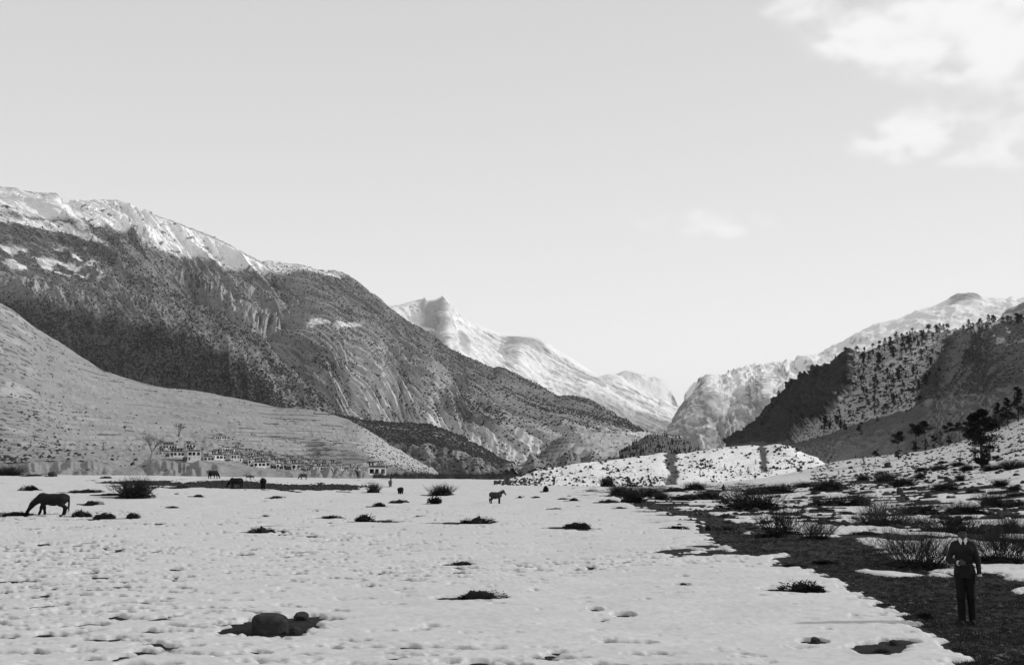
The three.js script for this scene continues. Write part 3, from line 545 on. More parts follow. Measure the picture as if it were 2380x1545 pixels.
const middle = hill('mountain', 'middle snow crest of the left mountain with rock steps below it', [
  [[120, 640, 2900], [195, 640], [283, 690, 2700], [351, 770, 2550], [422, 800, 2400], [560, 880, 2150], [650, 940, 2000], [790, 1010, 1750]],
  [[120, 560, 3200], [195, 552], [283, 598, 2950], [351, 680, 2700], [422, 735, 2550], [500, 790, 2400], [560, 815, 2300], [650, 850, 2250], [720, 880, 2150], [790, 930, 2050]],
  [[120, 520, 3500], [195, 510], [283, 545, 3300], [351, 600, 3050], [422, 650, 3000], [500, 690, 2850], [560, 715, 2800], [650, 765, 2700], [720, 800, 2600], [790, 860, 2450]],
  [[120, 490, 3800], [195, 488], [283, 500, 3650], [351, 535, 3500], [422, 572, 3400], [500, 610, 3250], [560, 635, 3200], [650, 690, 3000], [720, 745, 2850], [790, 820, 2650]],
  [[120, 485, 3950], [160, 474], [176, 467], [195, 468], [215, 464], [240, 461], [270, 462, 3850], [300, 473], [330, 484], [365, 498], [400, 510], [440, 525], [480, 540, 3500], [515, 556], [545, 571], [575, 588], [600, 600], [640, 630, 3200], [690, 682], [720, 728], [790, 810, 2700]],
], { nu: 470, nv: 260, behind: 10, tile: 900,
  disp: (q) => {
    if (q.over) return 0;
    const cut = smooth(0.98, 0.9, q.v);
    let e = 30 * gully(q.s + 0.5 * q.t, q.t, 260, 5) * cut + 9 * ridged(q.s / 60, q.t / 80, 4) * (0.5 + 0.5 * cut) + 1.6 * fbm(q.s / 9, q.t / 9, 2);
    const cliff = rockBand(q, 520, 0.44, 75, 0.05) + rockBand(q, 560, 0.35, 60, 0.045) + rockBand(q, 610, 0.37, 30, 0.04) + 0.7 * rockBand(q, 440, 0.5, 50, 0.06) + 0.5 * rockBand(q, 590, 0.60, 90, 0.03);
    return e + cliff * (22 + 30 * ridged(q.s / 42, q.t / 240, 3)) - 8;
  },
  color: (q) => {
    const n = fbm(q.s / 150, q.t / 190, 4), m = fbm((q.s - q.t * 0.5) / 46, (q.s * 0.5 + q.t) / 130, 4), f = speck(q.s, q.t, 14);
    let c = 0.215 + 0.10 * n + 0.06 * f - 0.06 * smooth(0.1, 0.35, speck(q.s, q.t, 20));
    const cliff = clamp(rockBand(q, 520, 0.44, 75, 0.05) + rockBand(q, 560, 0.35, 60, 0.045) + rockBand(q, 610, 0.37, 30, 0.04) + 0.6 * rockBand(q, 590, 0.60, 90, 0.03));
    c = lerp(c, 0.36 + 0.08 * f, cliff * 0.8);
    const line = 0.575 + 0.14 * smooth(330, 520, q.px) + 0.13 * smooth(520, 640, q.px) - 0.12 * smooth(330, 240, q.px);
    const snow = smooth(line - 0.02, line + 0.05, q.v + 0.07 * n + 0.03 * f) * smooth(0.44, 0.18, m - 0.10 * f - 0.12 * smooth(0.75, 0.95, q.v));
    return lerp(c, 0.88, snow * smooth(660, 600, q.px));
  } });
const shoulder = hill('mountain', 'left shoulder of the left mountain with a snowy top and a dark scrub flank', [
  [[-140, 745, 1950], [0, 765, 1850], [120, 830, 1720], [235, 905, 1620], [350, 925, 1540], [500, 950, 1450], [640, 985, 1380], [700, 1000, 1360], [780, 1020, 1350]],
  [[-140, 690, 2050], [0, 700, 1960], [70, 712, 1920], [136, 718, 1860], [240, 733, 1790], [330, 750, 1720], [420, 775, 1640], [480, 797, 1590], [560, 845, 1520], [620, 888, 1480], [690, 948, 1450], [780, 1005, 1430]],
  [[-140, 610, 2480], [0, 610, 2450], [136, 625, 2420], [240, 645, 2320], [300, 670, 2250], [360, 692, 2170], [440, 730, 2030], [500, 768, 1920], [560, 808, 1810], [640, 872, 1660], [700, 920, 1560], [780, 995, 1500]],
  [[-140, 520, 2900], [0, 520, 2850], [80, 525], [136, 530, 2820], [195, 552, 2720], [240, 575, 2640], [300, 612, 2520], [351, 660, 2420], [422, 702, 2300], [500, 748, 2120], [560, 783, 1990], [640, 855, 1790], [700, 918, 1680], [780, 990, 1580]],
  [[-140, 425, 3350], [0, 432, 3300], [25, 434], [70, 443], [100, 446], [127, 447, 3100], [145, 462], [165, 479], [180, 487], [195, 505, 2950], [215, 522], [235, 531], [260, 538], [283, 547], [310, 570], [337, 598, 2700], [345, 622], [352, 645], [370, 661], [390, 673, 2550], [422, 692], [450, 710], [480, 727, 2350], [520, 745], [560, 769], [600, 799, 2150], [625, 830], [650, 862], [690, 907, 1950], [780, 985, 1700]],
], { nu: 480, nv: 300, behind: 10, tile: 750,
  disp: (q) => {
    if (q.over) return 0;
    const cut = smooth(0.98, 0.9, q.v);
    const calm = lerp(0.35, 1, smooth(0.2, 0.36, q.v)); let e = calm * (22 * gully(q.s + 0.4 * q.t, q.t, 230, 5) * cut + 7 * ridged((q.s + 0.3 * q.t) / 60, q.t / 66, 4)) + 1.4 * fbm(q.s / 8, q.t / 8, 2);
    const cliff = rockBand(q, 85, 0.30, 90, 0.05) + 0.5 * rockBand(q, 330, 0.34, 60, 0.04);
    return e + cliff * (12 + 24 * ridged(q.s / 34, q.t / 200, 3)) - 6;
  },
  color: (q) => {
    const n = fbm(q.s / 130, q.t / 150, 4), m = fbm((q.s - q.t * 0.3) / 60, (q.s * 0.3 + q.t) / 100, 4), f = speck(q.s, q.t, 11);
    let c = 0.20 + 0.09 * n + 0.065 * f;
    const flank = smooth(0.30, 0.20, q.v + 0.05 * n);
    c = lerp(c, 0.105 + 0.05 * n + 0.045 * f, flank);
    c -= 0.05 * smooth(0.05, 0.3, speck(q.s, q.t, 17));
    c = lerp(c, 0.36 + 0.08 * f, clamp(rockBand(q, 85, 0.30, 95, 0.05) + 0.5 * rockBand(q, 330, 0.34, 60, 0.035)) * 0.8);
    c -= 0.045 * rockBand(q, 190, 0.66, 190, 0.06);
    let snow = smooth(0.76, 0.83, q.v + 0.06 * n) * smooth(0.42, 0.20, m + 0.05 * f - 0.08) * smooth(215, 170, q.px - 20 * n);
    snow = Math.max(snow, smooth(0.715, 0.735, q.v + 0.02 * n) * smooth(0.79, 0.765, q.v + 0.03 * n) * smooth(260, 200, q.px + 30 * n) * smooth(0.25, 0.0, f - 0.15));
    snow = Math.max(snow, 0.95 * smooth(0.40, 0.46, q.v) * smooth(0.63, 0.56, q.v + 0.03 * n) * smooth(0.02, 0.22, m + 0.12 * f) * smooth(320, 150, q.px + 60 * n));
    return lerp(c, 0.88, clamp(snow));
  } });

// ---- dark eroded ground behind the village and the fields toward the gorge
const hump = hill('hill', 'wooded hump where the gorge begins, behind the moraine', [
  [[1440, 1085, 650], [1720, 1085, 650]], [[1440, 1062, 760], [1500, 1050], [1560, 1050], [1640, 1062], [1720, 1072, 760]],
  [[1440, 1050, 900], [1475, 1030], [1500, 1017], [1530, 1012], [1560, 1014], [1585, 1022], [1605, 1036], [1640, 1050], [1720, 1062, 900]],
], { nu: 90, nv: 50, behind: 8, tile: 330, disp: (q) => 4 * fbm(q.s / 14, q.t / 14, 3), color: (q) => 0.13 + 0.05 * speck(q.s, q.t, 5) + 0.05 * fbm(q.s / 30, q.t / 30, 3) });
const fields = hill('hill', 'pale terraced fields on the slope toward the gorge', [
  [[1170, 1122, 820], [1300, 1112], [1400, 1095, 850], [1580, 1085, 900]],
  [[1170, 1104, 900], [1230, 1090], [1300, 1072, 900], [1380, 1058, 920], [1480, 1058], [1580, 1070, 950]],
  [[1170, 1100, 1150], [1240, 1062], [1290, 1022], [1320, 1006], [1380, 998, 1200], [1440, 1004], [1480, 1014], [1530, 1042], [1580, 1062, 1150]],
], { nu: 220, nv: 130, behind: 8, tile: 420,
  disp: (q) => (q.over ? 0 : 16 * ridged(q.s / 30, q.t / 240, 3) * smooth(0.62, 0.4, q.v) * smooth(1420, 1330, q.px) + 2 * fbm(q.s / 20, q.t / 20, 3)),
  lift: (q) => (q.v < 1 ? (Math.floor(q.y / 5) * 5 + 5 * smooth(0.72, 1, q.y / 5 - Math.floor(q.y / 5)) - q.y) * smooth(0.4, 0.55, q.v) : 0),
  color: (q) => { const f = speck(q.s, q.t, 6), up = smooth(0.42, 0.52, q.v); return lerp(0.21 + 0.06 * fbm(q.s / 40, q.t / 60, 3), 0.40 + 0.07 * fbm(q.s / 90, q.t / 20, 3) - 0.22 * smooth(0.25, 0.5, q.steep), up) + 0.03 * f - 0.08 * smooth(0.2, 0.35, speck(q.s, q.t, 9)); } });
const badland = hill('hill', 'dark eroded hill of gullies and scrub behind the right end of the village', [
  [[760, 1122, 930], [1000, 1122, 900], [1260, 1124, 860]],
  [[760, 1062, 1040], [870, 1072], [1000, 1085, 990], [1100, 1095], [1200, 1110, 930], [1260, 1116]],
  [[760, 995, 1150], [830, 1002], [870, 1016, 1120], [940, 1026], [1000, 1032, 1090], [1080, 1052], [1160, 1082, 1010], [1220, 1100], [1260, 1110]],
  [[760, 962, 1350], [800, 966], [857, 977, 1350], [930, 982], [985, 986], [1050, 1004, 1280], [1110, 1034], [1160, 1064, 1180], [1210, 1088], [1260, 1108, 1080]],
], { nu: 330, nv: 170, behind: 8, tile: 320,
  disp: (q) => (q.over ? 0 : (9 * gully(q.s, q.t, 44, 9) + 3.4 * ridged(q.s / 13, q.t / 70, 3)) * smooth(0.72, 0.5, q.v) * smooth(0.1, 0.3, q.v) + 1.6 * fbm(q.s / 16, q.t / 16, 3)),
  color: (q) => { const g = ridged(q.s / 60 + 50, q.t / 90 + 20, 4), f = speck(q.s, q.t, 5), up = smooth(0.58, 0.7, q.v + 0.06 * fbm(q.s / 40, q.t / 40, 3)); let c = lerp(0.10 + 0.14 * smooth(0.25, 0.7, g) + 0.03 * f, 0.075 + 0.035 * f, up); c = lerp(c, 0.07 + 0.03 * f, smooth(0.25, 0.12, q.v)); const field = up * smooth(0.80, 0.82, q.v) * smooth(0.9, 0.88, q.v) * smooth(0.05, 0.3, fbm(q.s / 50, q.t / 6, 2)); return lerp(c, 0.5, field * 0.7); } });

// ---- wooded cliff and scree on the right
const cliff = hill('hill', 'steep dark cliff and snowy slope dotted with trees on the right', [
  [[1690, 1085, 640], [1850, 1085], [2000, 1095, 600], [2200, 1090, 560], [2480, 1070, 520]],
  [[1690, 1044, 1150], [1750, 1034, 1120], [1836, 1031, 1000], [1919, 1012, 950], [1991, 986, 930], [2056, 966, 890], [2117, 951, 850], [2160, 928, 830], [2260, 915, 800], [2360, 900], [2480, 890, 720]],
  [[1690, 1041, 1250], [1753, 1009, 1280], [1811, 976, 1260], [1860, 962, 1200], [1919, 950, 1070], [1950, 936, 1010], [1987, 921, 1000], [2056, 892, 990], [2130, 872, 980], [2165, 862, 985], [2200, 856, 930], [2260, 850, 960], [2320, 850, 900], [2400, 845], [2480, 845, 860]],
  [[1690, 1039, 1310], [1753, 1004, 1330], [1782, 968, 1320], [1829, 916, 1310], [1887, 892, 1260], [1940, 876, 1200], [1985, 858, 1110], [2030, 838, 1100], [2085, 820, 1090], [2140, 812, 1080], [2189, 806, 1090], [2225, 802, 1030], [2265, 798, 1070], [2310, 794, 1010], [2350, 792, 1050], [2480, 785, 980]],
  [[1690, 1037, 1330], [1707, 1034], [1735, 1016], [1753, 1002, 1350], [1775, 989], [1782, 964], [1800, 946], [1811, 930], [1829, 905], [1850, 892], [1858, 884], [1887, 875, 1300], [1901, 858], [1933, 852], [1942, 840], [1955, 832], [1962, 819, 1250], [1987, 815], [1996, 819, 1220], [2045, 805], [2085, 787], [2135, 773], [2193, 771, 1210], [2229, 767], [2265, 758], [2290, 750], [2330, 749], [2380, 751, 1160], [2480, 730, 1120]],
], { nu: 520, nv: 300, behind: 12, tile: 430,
  disp: (q) => {
    if (q.over) return 0;
    const bound = lerp(1846, 1992, smooth(0.25, 0.62, q.v)), rib = smooth(bound + 6, bound - 10, q.px) * smooth(0.22, 0.3, q.v), right = smooth(2150, 2200, q.px - 60 * (q.v - 0.5)) * smooth(0.22, 0.4, q.v), cut = smooth(0.99, 0.93, q.v);
    return (rib * (8 * gully(q.s, q.t, 60, 3) + 7 * ridged(q.s / 24, q.t / 40, 4)) + right * (6 * gully(q.s - 0.35 * q.t, q.t, 44, 9) + 2 * ridged((q.s - 0.35 * q.t) / 16, q.t / 120, 3))) * cut + 2.2 * fbm(q.s / 14, q.t / 20, 3) * smooth(0.05, 0.15, q.v) + (q.v < 0.27 ? 1.6 * gully(q.s - q.t * 0.5, q.t, 14, 12) * smooth(0, 0.1, q.v) : 0);
  },
  color: (q) => {
    const n = fbm(q.s / 30, q.t / 34, 4), f = speck(q.s, q.t, 4);
    if (q.over) return 0.4;
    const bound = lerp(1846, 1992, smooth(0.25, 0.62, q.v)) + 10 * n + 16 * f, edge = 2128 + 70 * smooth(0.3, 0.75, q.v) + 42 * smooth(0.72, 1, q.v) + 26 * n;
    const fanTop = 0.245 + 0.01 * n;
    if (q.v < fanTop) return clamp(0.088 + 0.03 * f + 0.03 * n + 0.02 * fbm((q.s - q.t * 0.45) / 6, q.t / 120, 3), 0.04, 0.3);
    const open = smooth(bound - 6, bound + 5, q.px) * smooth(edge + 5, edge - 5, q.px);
    let c = lerp(0.036 + 0.016 * f + 0.012 * n, 0.052 + 0.02 * f + 0.012 * n, smooth(2100, 2200, q.px));  // right-hand cliff colour darkened for the shade it lies in
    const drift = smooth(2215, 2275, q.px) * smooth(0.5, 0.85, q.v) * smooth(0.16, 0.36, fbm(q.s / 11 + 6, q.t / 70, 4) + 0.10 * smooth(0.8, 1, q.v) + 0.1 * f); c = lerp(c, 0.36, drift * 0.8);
    let snow = 0.40 + 0.06 * n - 0.34 * smooth(0.06, 0.30, speck(q.s, q.t, 7) + 0.15 * n);  // snow colour lowered to paint the shade over this slope
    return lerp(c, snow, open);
  } });

// ---- terraced hillside and the bluff the village stands on
const bluffTop = [[-120, 1070, 312], [0, 1074, 310], [70, 1072, 308], [100, 1069], [180, 1070], [250, 1076, 312], [300, 1088], [340, 1080], [352, 1067, 318], [420, 1067], [470, 1070], [520, 1078, 322], [600, 1090], [660, 1093, 330], [700, 1092], [760, 1095], [800, 1096, 340], [850, 1101], [880, 1110, 350], [940, 1116], [1020, 1118, 380]];
const slope = hill('hill', 'pale terraced hillside above the village', [
  bluffTop.map(([x, y, d]) => [x, y + 1.5, d === undefined ? undefined : d - 0.8]),
  [[-120, 1050, 380], [0, 1055, 380], [200, 1058, 385], [400, 1056, 400], [520, 1066, 410], [600, 1077, 415], [700, 1084, 425], [800, 1092, 430], [880, 1103, 440], [940, 1111, 450], [1020, 1116, 460]],
  [[-120, 1005, 520], [0, 1010, 520], [200, 1030, 545], [370, 1038, 560], [500, 1044, 575], [620, 1056, 590], [750, 1069, 610], [850, 1083, 620], [950, 1102, 630], [1020, 1113, 640]],
  [[-120, 870, 660], [0, 890, 670], [120, 925], [200, 948, 700], [400, 984, 740], [600, 1002, 770], [750, 1026, 780], [850, 1056, 760], [950, 1091, 740], [1020, 1110, 720]],
  [[-120, 630, 960], [0, 704, 950], [30, 722], [60, 744], [90, 765], [120, 784], [180, 825], [210, 845], [236, 862, 960], [290, 878], [350, 893, 980], [430, 905], [500, 916], [580, 932], [640, 946, 1000], [700, 951], [750, 958], [795, 972, 980], [830, 986], [850, 996], [870, 1009, 930], [920, 1041], [960, 1063, 880], [1000, 1086], [1020, 1098, 820]],
], { nu: 560, nv: 330, behind: 12, tile: 260,
  disp: (q) => (q.over ? 0 : 1.6 * fbm(q.s / 30, q.t / 30, 3) * smooth(0.02, 0.2, q.v) + (q.px > 700 && q.v > 0.5 ? 7 * gully(q.s, q.t, 40, 4) * smooth(700, 760, q.px) * smooth(0.5, 0.6, q.v) * smooth(1, 0.85, q.v) * smooth(900, 820, q.px) * smooth(0.86, 0.7, q.v) : 0) + 0.35 * noise(q.s / 3, q.t / 3)),
  lift: (q) => {
    if (q.v >= 1) return 0;
    const on = smooth(0.30, 0.42, q.v) * smooth(0.995, 0.96, q.v) * smooth(60, 190, q.px + (q.v - 0.5) * 160) * smooth(905, 840, q.px) * smooth(-0.1, 0.2, noise(q.s / 46, q.t / 60) + 0.25), h = 3.6, y = q.y + 2.5 * noise(q.s / 80, q.t / 200), k = Math.floor(y / h), r = y / h - k;
    return (k * h + h * (0.35 * r + 0.65 * smooth(0.8, 1, r)) - y) * on * 0.95;
  },
  color: (q) => {
    const n = fbm(q.s / 45, q.t / 30, 4), f = speck(q.s, q.t, 3.2);
    let c = 0.29 + 0.06 * n + 0.035 * f;
    const terr = smooth(60, 190, q.px + (q.v - 0.5) * 160) * smooth(0.3, 0.42, q.v) * smooth(905, 840, q.px);
    c -= 0.27 * terr * smooth(0.30, 0.50, q.steep) * smooth(-0.1, 0.15, noise(q.s / 70, q.y / 3.6) + 0.05);                 // walls and hedges on the risers
    c -= 0.22 * smooth(0.26, 0.42, speck(q.s, q.t, 6.5) + 0.18 * n + 0.12 * smooth(150, 0, q.px)) * (0.25 + 0.75 * smooth(230, 60, q.px)) ;   // scrub at the left
    c -= 0.20 * smooth(0.30, 0.45, speck(q.s, q.t, 4)) * smooth(780, 900, q.px) * smooth(0.5, 0.7, q.v);
    c += 0.16 * smooth(800, 900, q.px) * smooth(0.55, 0.8, q.v) + 0.12 * smooth(110, 20, q.px) * smooth(0.0, 0.3, fbm(q.s / 26, q.t / 60, 3));
    c = lerp(c, 0.19 + 0.02 * f, smooth(690, 760, q.px + 30 * n) * smooth(0.72, 0.5, q.v - 0.0009 * (q.px - 800)) * smooth(0.28, 0.36, q.v));                // brown fallow behind the village
    c = lerp(c, 0.05 + 0.02 * f, smooth(905, 930, q.px) * smooth(0.42, 0.3, q.v));
    return c;
  } });
hill('cliff', 'fluted pale earth bluff under the village', [
  [[-120, 1112, 268], [250, 1112, 270], [350, 1114, 280], [520, 1116, 284], [600, 1117, 288], [700, 1118, 292], [860, 1120, 300], [940, 1122, 310]],
  [[-120, 1106, 299], [60, 1104, 301], [180, 1105, 303], [250, 1106, 302], [300, 1108, 296], [350, 1107, 310], [470, 1110, 309], [540, 1112, 304], [640, 1113, 314], [700, 1112, 323], [820, 1113, 333], [860, 1116, 322], [940, 1120, 330]],
  bluffTop.filter((p) => p[0] <= 940).map(([x, y, d]) => [x, y - 0.8, d === undefined ? undefined : d + 0.2]),
], { nu: 420, nv: 60, behind: 3, tile: 110, round: 0,
  disp: (q) => { if (q.over) return 0; const tall = smooth(50, 80, q.px) * smooth(262, 240, q.px) + smooth(340, 356, q.px) * smooth(540, 480, q.px) + 0.7 * smooth(560, 590, q.px) * smooth(640, 600, q.px) * 0.6 + smooth(650, 680, q.px) * smooth(880, 850, q.px); return tall * smooth(0, 0.3, q.v) * smooth(1.0, 0.72, q.v) * ((2.0 + 3.2 * noise(q.s / 26, 2.5) + 1.2) * ridged((q.s + 6 * noise(q.s / 19, 8.1)) / 7.4, q.t / 90, 2) + 0.7 * ridged(q.s / 2.6, q.t / 40, 2)) + 0.4 * fbm(q.s / 3, q.t / 3, 3); },
  color: (q) => 0.25 + 0.05 * fbm(q.s / 6, q.t / 6, 3) + 0.03 * speck(q.s, q.t, 1) - 0.10 * smooth(0.3, 0.5, fbm(q.s / 3 + 4, q.t / 9, 3)) });

// ---- snowy moraine across the valley
const moraine = hill('hill', 'low snowy moraine dotted with scrub across the valley', [
  [[1150, 1128, 203], [1250, 1131, 203], [1400, 1138, 203], [1600, 1138, 206], [1800, 1130, 212], [1900, 1122, 216], [2000, 1116, 222]],
  [[1150, 1122, 212], [1250, 1116, 212], [1330, 1108, 214], [1450, 1100, 216], [1600, 1092, 219], [1760, 1088, 224], [1900, 1094, 224], [2000, 1112, 230]],
  [[1150, 1119, 216], [1200, 1109], [1230, 1099], [1260, 1090], [1300, 1083], [1330, 1078], [1390, 1071], [1450, 1065, 228], [1500, 1057], [1540, 1052], [1585, 1054], [1620, 1047, 233], [1660, 1043], [1700, 1039], [1740, 1036], [1790, 1034, 236], [1815, 1033], [1840, 1037], [1869, 1051], [1900, 1061], [1924, 1080], [1960, 1098], [2000, 1112, 236]],
], { nu: 420, nv: 110, behind: 16, tile: 90,
  disp: (q) => { const g = Math.exp(-(((q.px - 1562 - 6 * noise(q.v * 4, 3)) / 14) ** 2)) + 0.7 * Math.exp(-(((q.px - 1778 - 10 * (0.6 - q.v)) / 11) ** 2)) * smooth(0.35, 0.5, q.v); return -0.3 * g + 0.5 * fbm(q.s / 9, q.t / 9, 3) + 0.03 * noise(q.s / 0.8, q.t / 0.8); },
  color: (q) => {
    const n = fbm(q.s / 2.2, q.t / 2.2, 4), f = speck(q.s, q.t, 0.55);
    let c = 0.78 + 0.05 * n;
    c = lerp(c, 0.2, smooth(0.42, 0.55, f + 0.3 * n));
    const a = smooth(15, 10, Math.abs(q.px - 1562 - 9 * noise(q.v * 3.3, 3) - 5 * noise(q.v * 9, 7)) + 13 * n + 4 * noise(q.v * 6, 1)), b = smooth(10, 6, Math.abs(q.px - 1774 - 16 * (0.75 - q.v)) + 11 * n - 6 * (0.7 - q.v)) * smooth(0.36, 0.46, q.v + 0.1 * n);
    const e = smooth(0.1, 0.3, n + 0.1) * smooth(12, 3, Math.abs(q.px - 1255 - 34 * (q.v - 0.5)));
    return lerp(c, 0.10 + 0.03 * f, Math.max(a, b, e * 0.8));
  } });
// ---------------------------------------------------------------- scrub scattered on the slopes
const MAT4 = new THREE.Matrix4(), QUAT = new THREE.Quaternion(), UPV = V(0, 1, 0);
function lump(seed, detail = 0, squash = 0.8) {
  const g = mergeVertices(new THREE.IcosahedronGeometry(1, detail).deleteAttribute('normal').deleteAttribute('uv')), p = g.attributes.position, r = rng(seed);
  for (let i = 0; i < p.count; i++) { const k = 0.75 + 0.5 * r(); p.setXYZ(i, p.getX(i) * k, p.getY(i) * k * squash + 0.35, p.getZ(i) * k); }
  g.computeVertexNormals(); return g;
}
function scatter(name, label, category, geo, material, list) {   // list of [x, y, z, size, tall]
  const m = new THREE.InstancedMesh(geo, material, list.length), r = rng(list.length + 3), pos = V(0, 0, 0), sc = V(1, 1, 1);
  list.forEach(([x, y, z, s, tall = 1], i) => { QUAT.setFromAxisAngle(UPV, r() * 6.283); m.setMatrixAt(i, MAT4.compose(pos.set(x, y, z), QUAT, sc.set(s, s * tall, s))); });
  m.castShadow = m.receiveShadow = true; top(m, name); tag(m, label, category); m.userData.kind = 'stuff'; return m;
}
function sprinkle(h, n, seed, keep, size) {
  const r = rng(seed), out = [];
  for (let i = 0; i < n; i++) { const u = r(), v = r(), q = h.look(u, v), k = r(); if (k > keep(q)) continue; const p = h.atUV(u, v), s = size(q, r()); out.push([p.x, p.y, p.z, s, 0.7 + 0.6 * r()]); }
  return out;
}
const bushLump = lump(5), firLump = (() => { const g = new THREE.ConeGeometry(0.55, 2.2, 5, 2); g.translate(0, 1.05, 0); const p = g.attributes.position, r = rng(9); for (let i = 0; i < p.count; i++) p.setX(i, p.getX(i) * (0.8 + 0.4 * r())); g.computeVertexNormals(); return g; })();
const scrubDark = mat(0.042), scrubGrey = scrubDark;
scatter('scrub', 'scattered dark scrub on the long ridge of the left mountain', 'scrub', bushLump, scrubGrey, sprinkle(ridge, 130000, 31, (q) => (q.c > 0.45 ? 0.004 : 0.10 + 0.42 * smooth(-0.05, 0.35, fbm((q.s + 0.6 * q.t) / 70, q.t / 260, 4) + 0.22 * smooth(0.45, 0.85, q.v) - 0.06)) * smooth(1, 0.97, q.v), (q, k) => lerp(0.8, 2.2, k * k) * (0.8 + 0.5 * q.v)));
scatter('scrub', 'scattered dark scrub on the middle crest of the left mountain', 'scrub', bushLump, scrubGrey, sprinkle(middle, 50000, 32, (q) => (q.c > 0.45 ? 0.008 : 0.08 + 0.45 * smooth(-0.1, 0.3, fbm(q.s / 90, q.t / 120, 4))), (q, k) => lerp(1.0, 2.8, k * k)));
scatter('scrub', 'dense dark scrub on the left shoulder of the left mountain', 'scrub', bushLump, scrubGrey, sprinkle(shoulder, 90000, 33, (q) => (q.c > 0.45 ? 0.006 : 0.10 + 0.34 * smooth(-0.1, 0.3, fbm(q.s / 80, q.t / 100, 4)) + 0.4 * smooth(0.3, 0.2, q.v)), (q, k) => lerp(0.8, 2.1, k * k) * (0.8 + 0.5 * q.v)));
scatter('scrub', 'dark scrub on the eroded hill behind the village', 'scrub', bushLump, scrubDark, sprinkle(badland, 16000, 34, (q) => smooth(0.55, 0.68, q.v) * 0.6 + 0.06, (q, k) => lerp(0.6, 1.8, k * k)));
scatter('scrub', 'dots of scrub around the terraced fields toward the gorge', 'scrub', bushLump, scrubDark, sprinkle(fields, 5000, 35, (q) => 0.12 + 0.7 * smooth(0.9, 1, q.v), (q, k) => lerp(0.5, 1.3, k * k)));
scatter('scrub', 'scrub dotted over the pale terraced hillside', 'scrub', bushLump, scrubDark, sprinkle(slope, 16000, 36, (q) => (q.v < 0.5 && q.px > 340 ? 0 : 0.10) + 0.75 * smooth(260, 40, q.px) * smooth(-0.05, 0.25, fbm(q.s / 40, q.t / 20, 3)) + 0.7 * smooth(780, 900, q.px) * smooth(0.45, 0.7, q.v) - 0.06 * smooth(0.4, 0.3, q.v), (q, k) => lerp(0.2, 0.75, k * k)));
scatter('scrub', 'low scrub on the snowy slope of the wooded cliff', 'scrub', bushLump, scrubDark, sprinkle(cliff, 30000, 37, (q) => (q.v < 0.26 ? 0.03 : q.c > 0.3 ? 0.16 + 0.5 * smooth(0, 0.3, fbm(q.s / 40, q.t / 40, 3)) : q.px > 2120 ? 0.26 : 0.55), (q, k) => lerp(0.3, 1.1, k * k)));
scatter('scrub', 'dots of low scrub on the snowy moraine', 'scrub', bushLump, scrubDark, sprinkle(moraine, 6500, 38, (q) => 0.12 + 0.85 * smooth(-0.02, 0.3, fbm(q.s / 12, q.t / 9, 4)), (q, k) => lerp(0.08, 0.36, k * k * k)));
{
  const list = [], r = rng(39);   // dots of scrub on the right snow slope
  for (let i = 0; i < 9000; i++) { const px = lerp(1880, 2480, r()), d = lerp(85, 233, Math.sqrt(r())), x = (px - CX) / FOCAL * d, z = -d, q = inside(PATCHY, x, z, 12), s = inside(SLOPE, x, z, 12); if (Math.max(q, s) < -6 || r() > 0.35 + fbm(x / 6, z / 8, 3)) continue; list.push([x, floorY(x, z) + 0.02, z, lerp(0.09, 0.36, r() ** 3), 0.8]); }
  scatter('scrub', 'dots of low scrub on the right snow slope', 'scrub', bushLump, scrubDark, list);
}
scatter('forest', 'dark conifers covering the hump where the gorge begins', 'forest', firLump, M.needle, sprinkle(hump, 1500, 40, (q) => 0.25 + 0.6 * smooth(-0.1, 0.3, fbm(q.s / 30, q.t / 30, 3)), (q, k) => lerp(0.6, 1.6, k)));

// ---------------------------------------------------------------- shrubs
function blades(list) {   // list of [px, py, pz, dx, dy, dz, length, width, shade] -> small leaf-shaped faces
  const pos = [], col = [], a = V(0, 0, 0), d = V(0, 0, 0), s = V(0, 0, 0);
  for (const [x, y, z, dx, dy, dz, L, w, c] of list) {
    d.set(dx, dy, dz).normalize(); s.set(dy + 0.31, dz - 0.17, dx + 0.11).cross(d).normalize().multiplyScalar(w); a.set(x, y, z);
    const mx = x + d.x * L * 0.45, my = y + d.y * L * 0.45, mz = z + d.z * L * 0.45;
    pos.push(x, y, z, mx + s.x, my + s.y, mz + s.z, x + d.x * L, y + d.y * L, z + d.z * L, x, y, z, x + d.x * L, y + d.y * L, z + d.z * L, mx - s.x, my - s.y, mz - s.z);
    for (let i = 0; i < 6; i++) col.push(c, c, c);
  }
  const g = new THREE.BufferGeometry(); g.setAttribute('position', new THREE.Float32BufferAttribute(pos, 3)); g.setAttribute('color', new THREE.Float32BufferAttribute(col, 3)); g.computeVertexNormals(); return g;
}
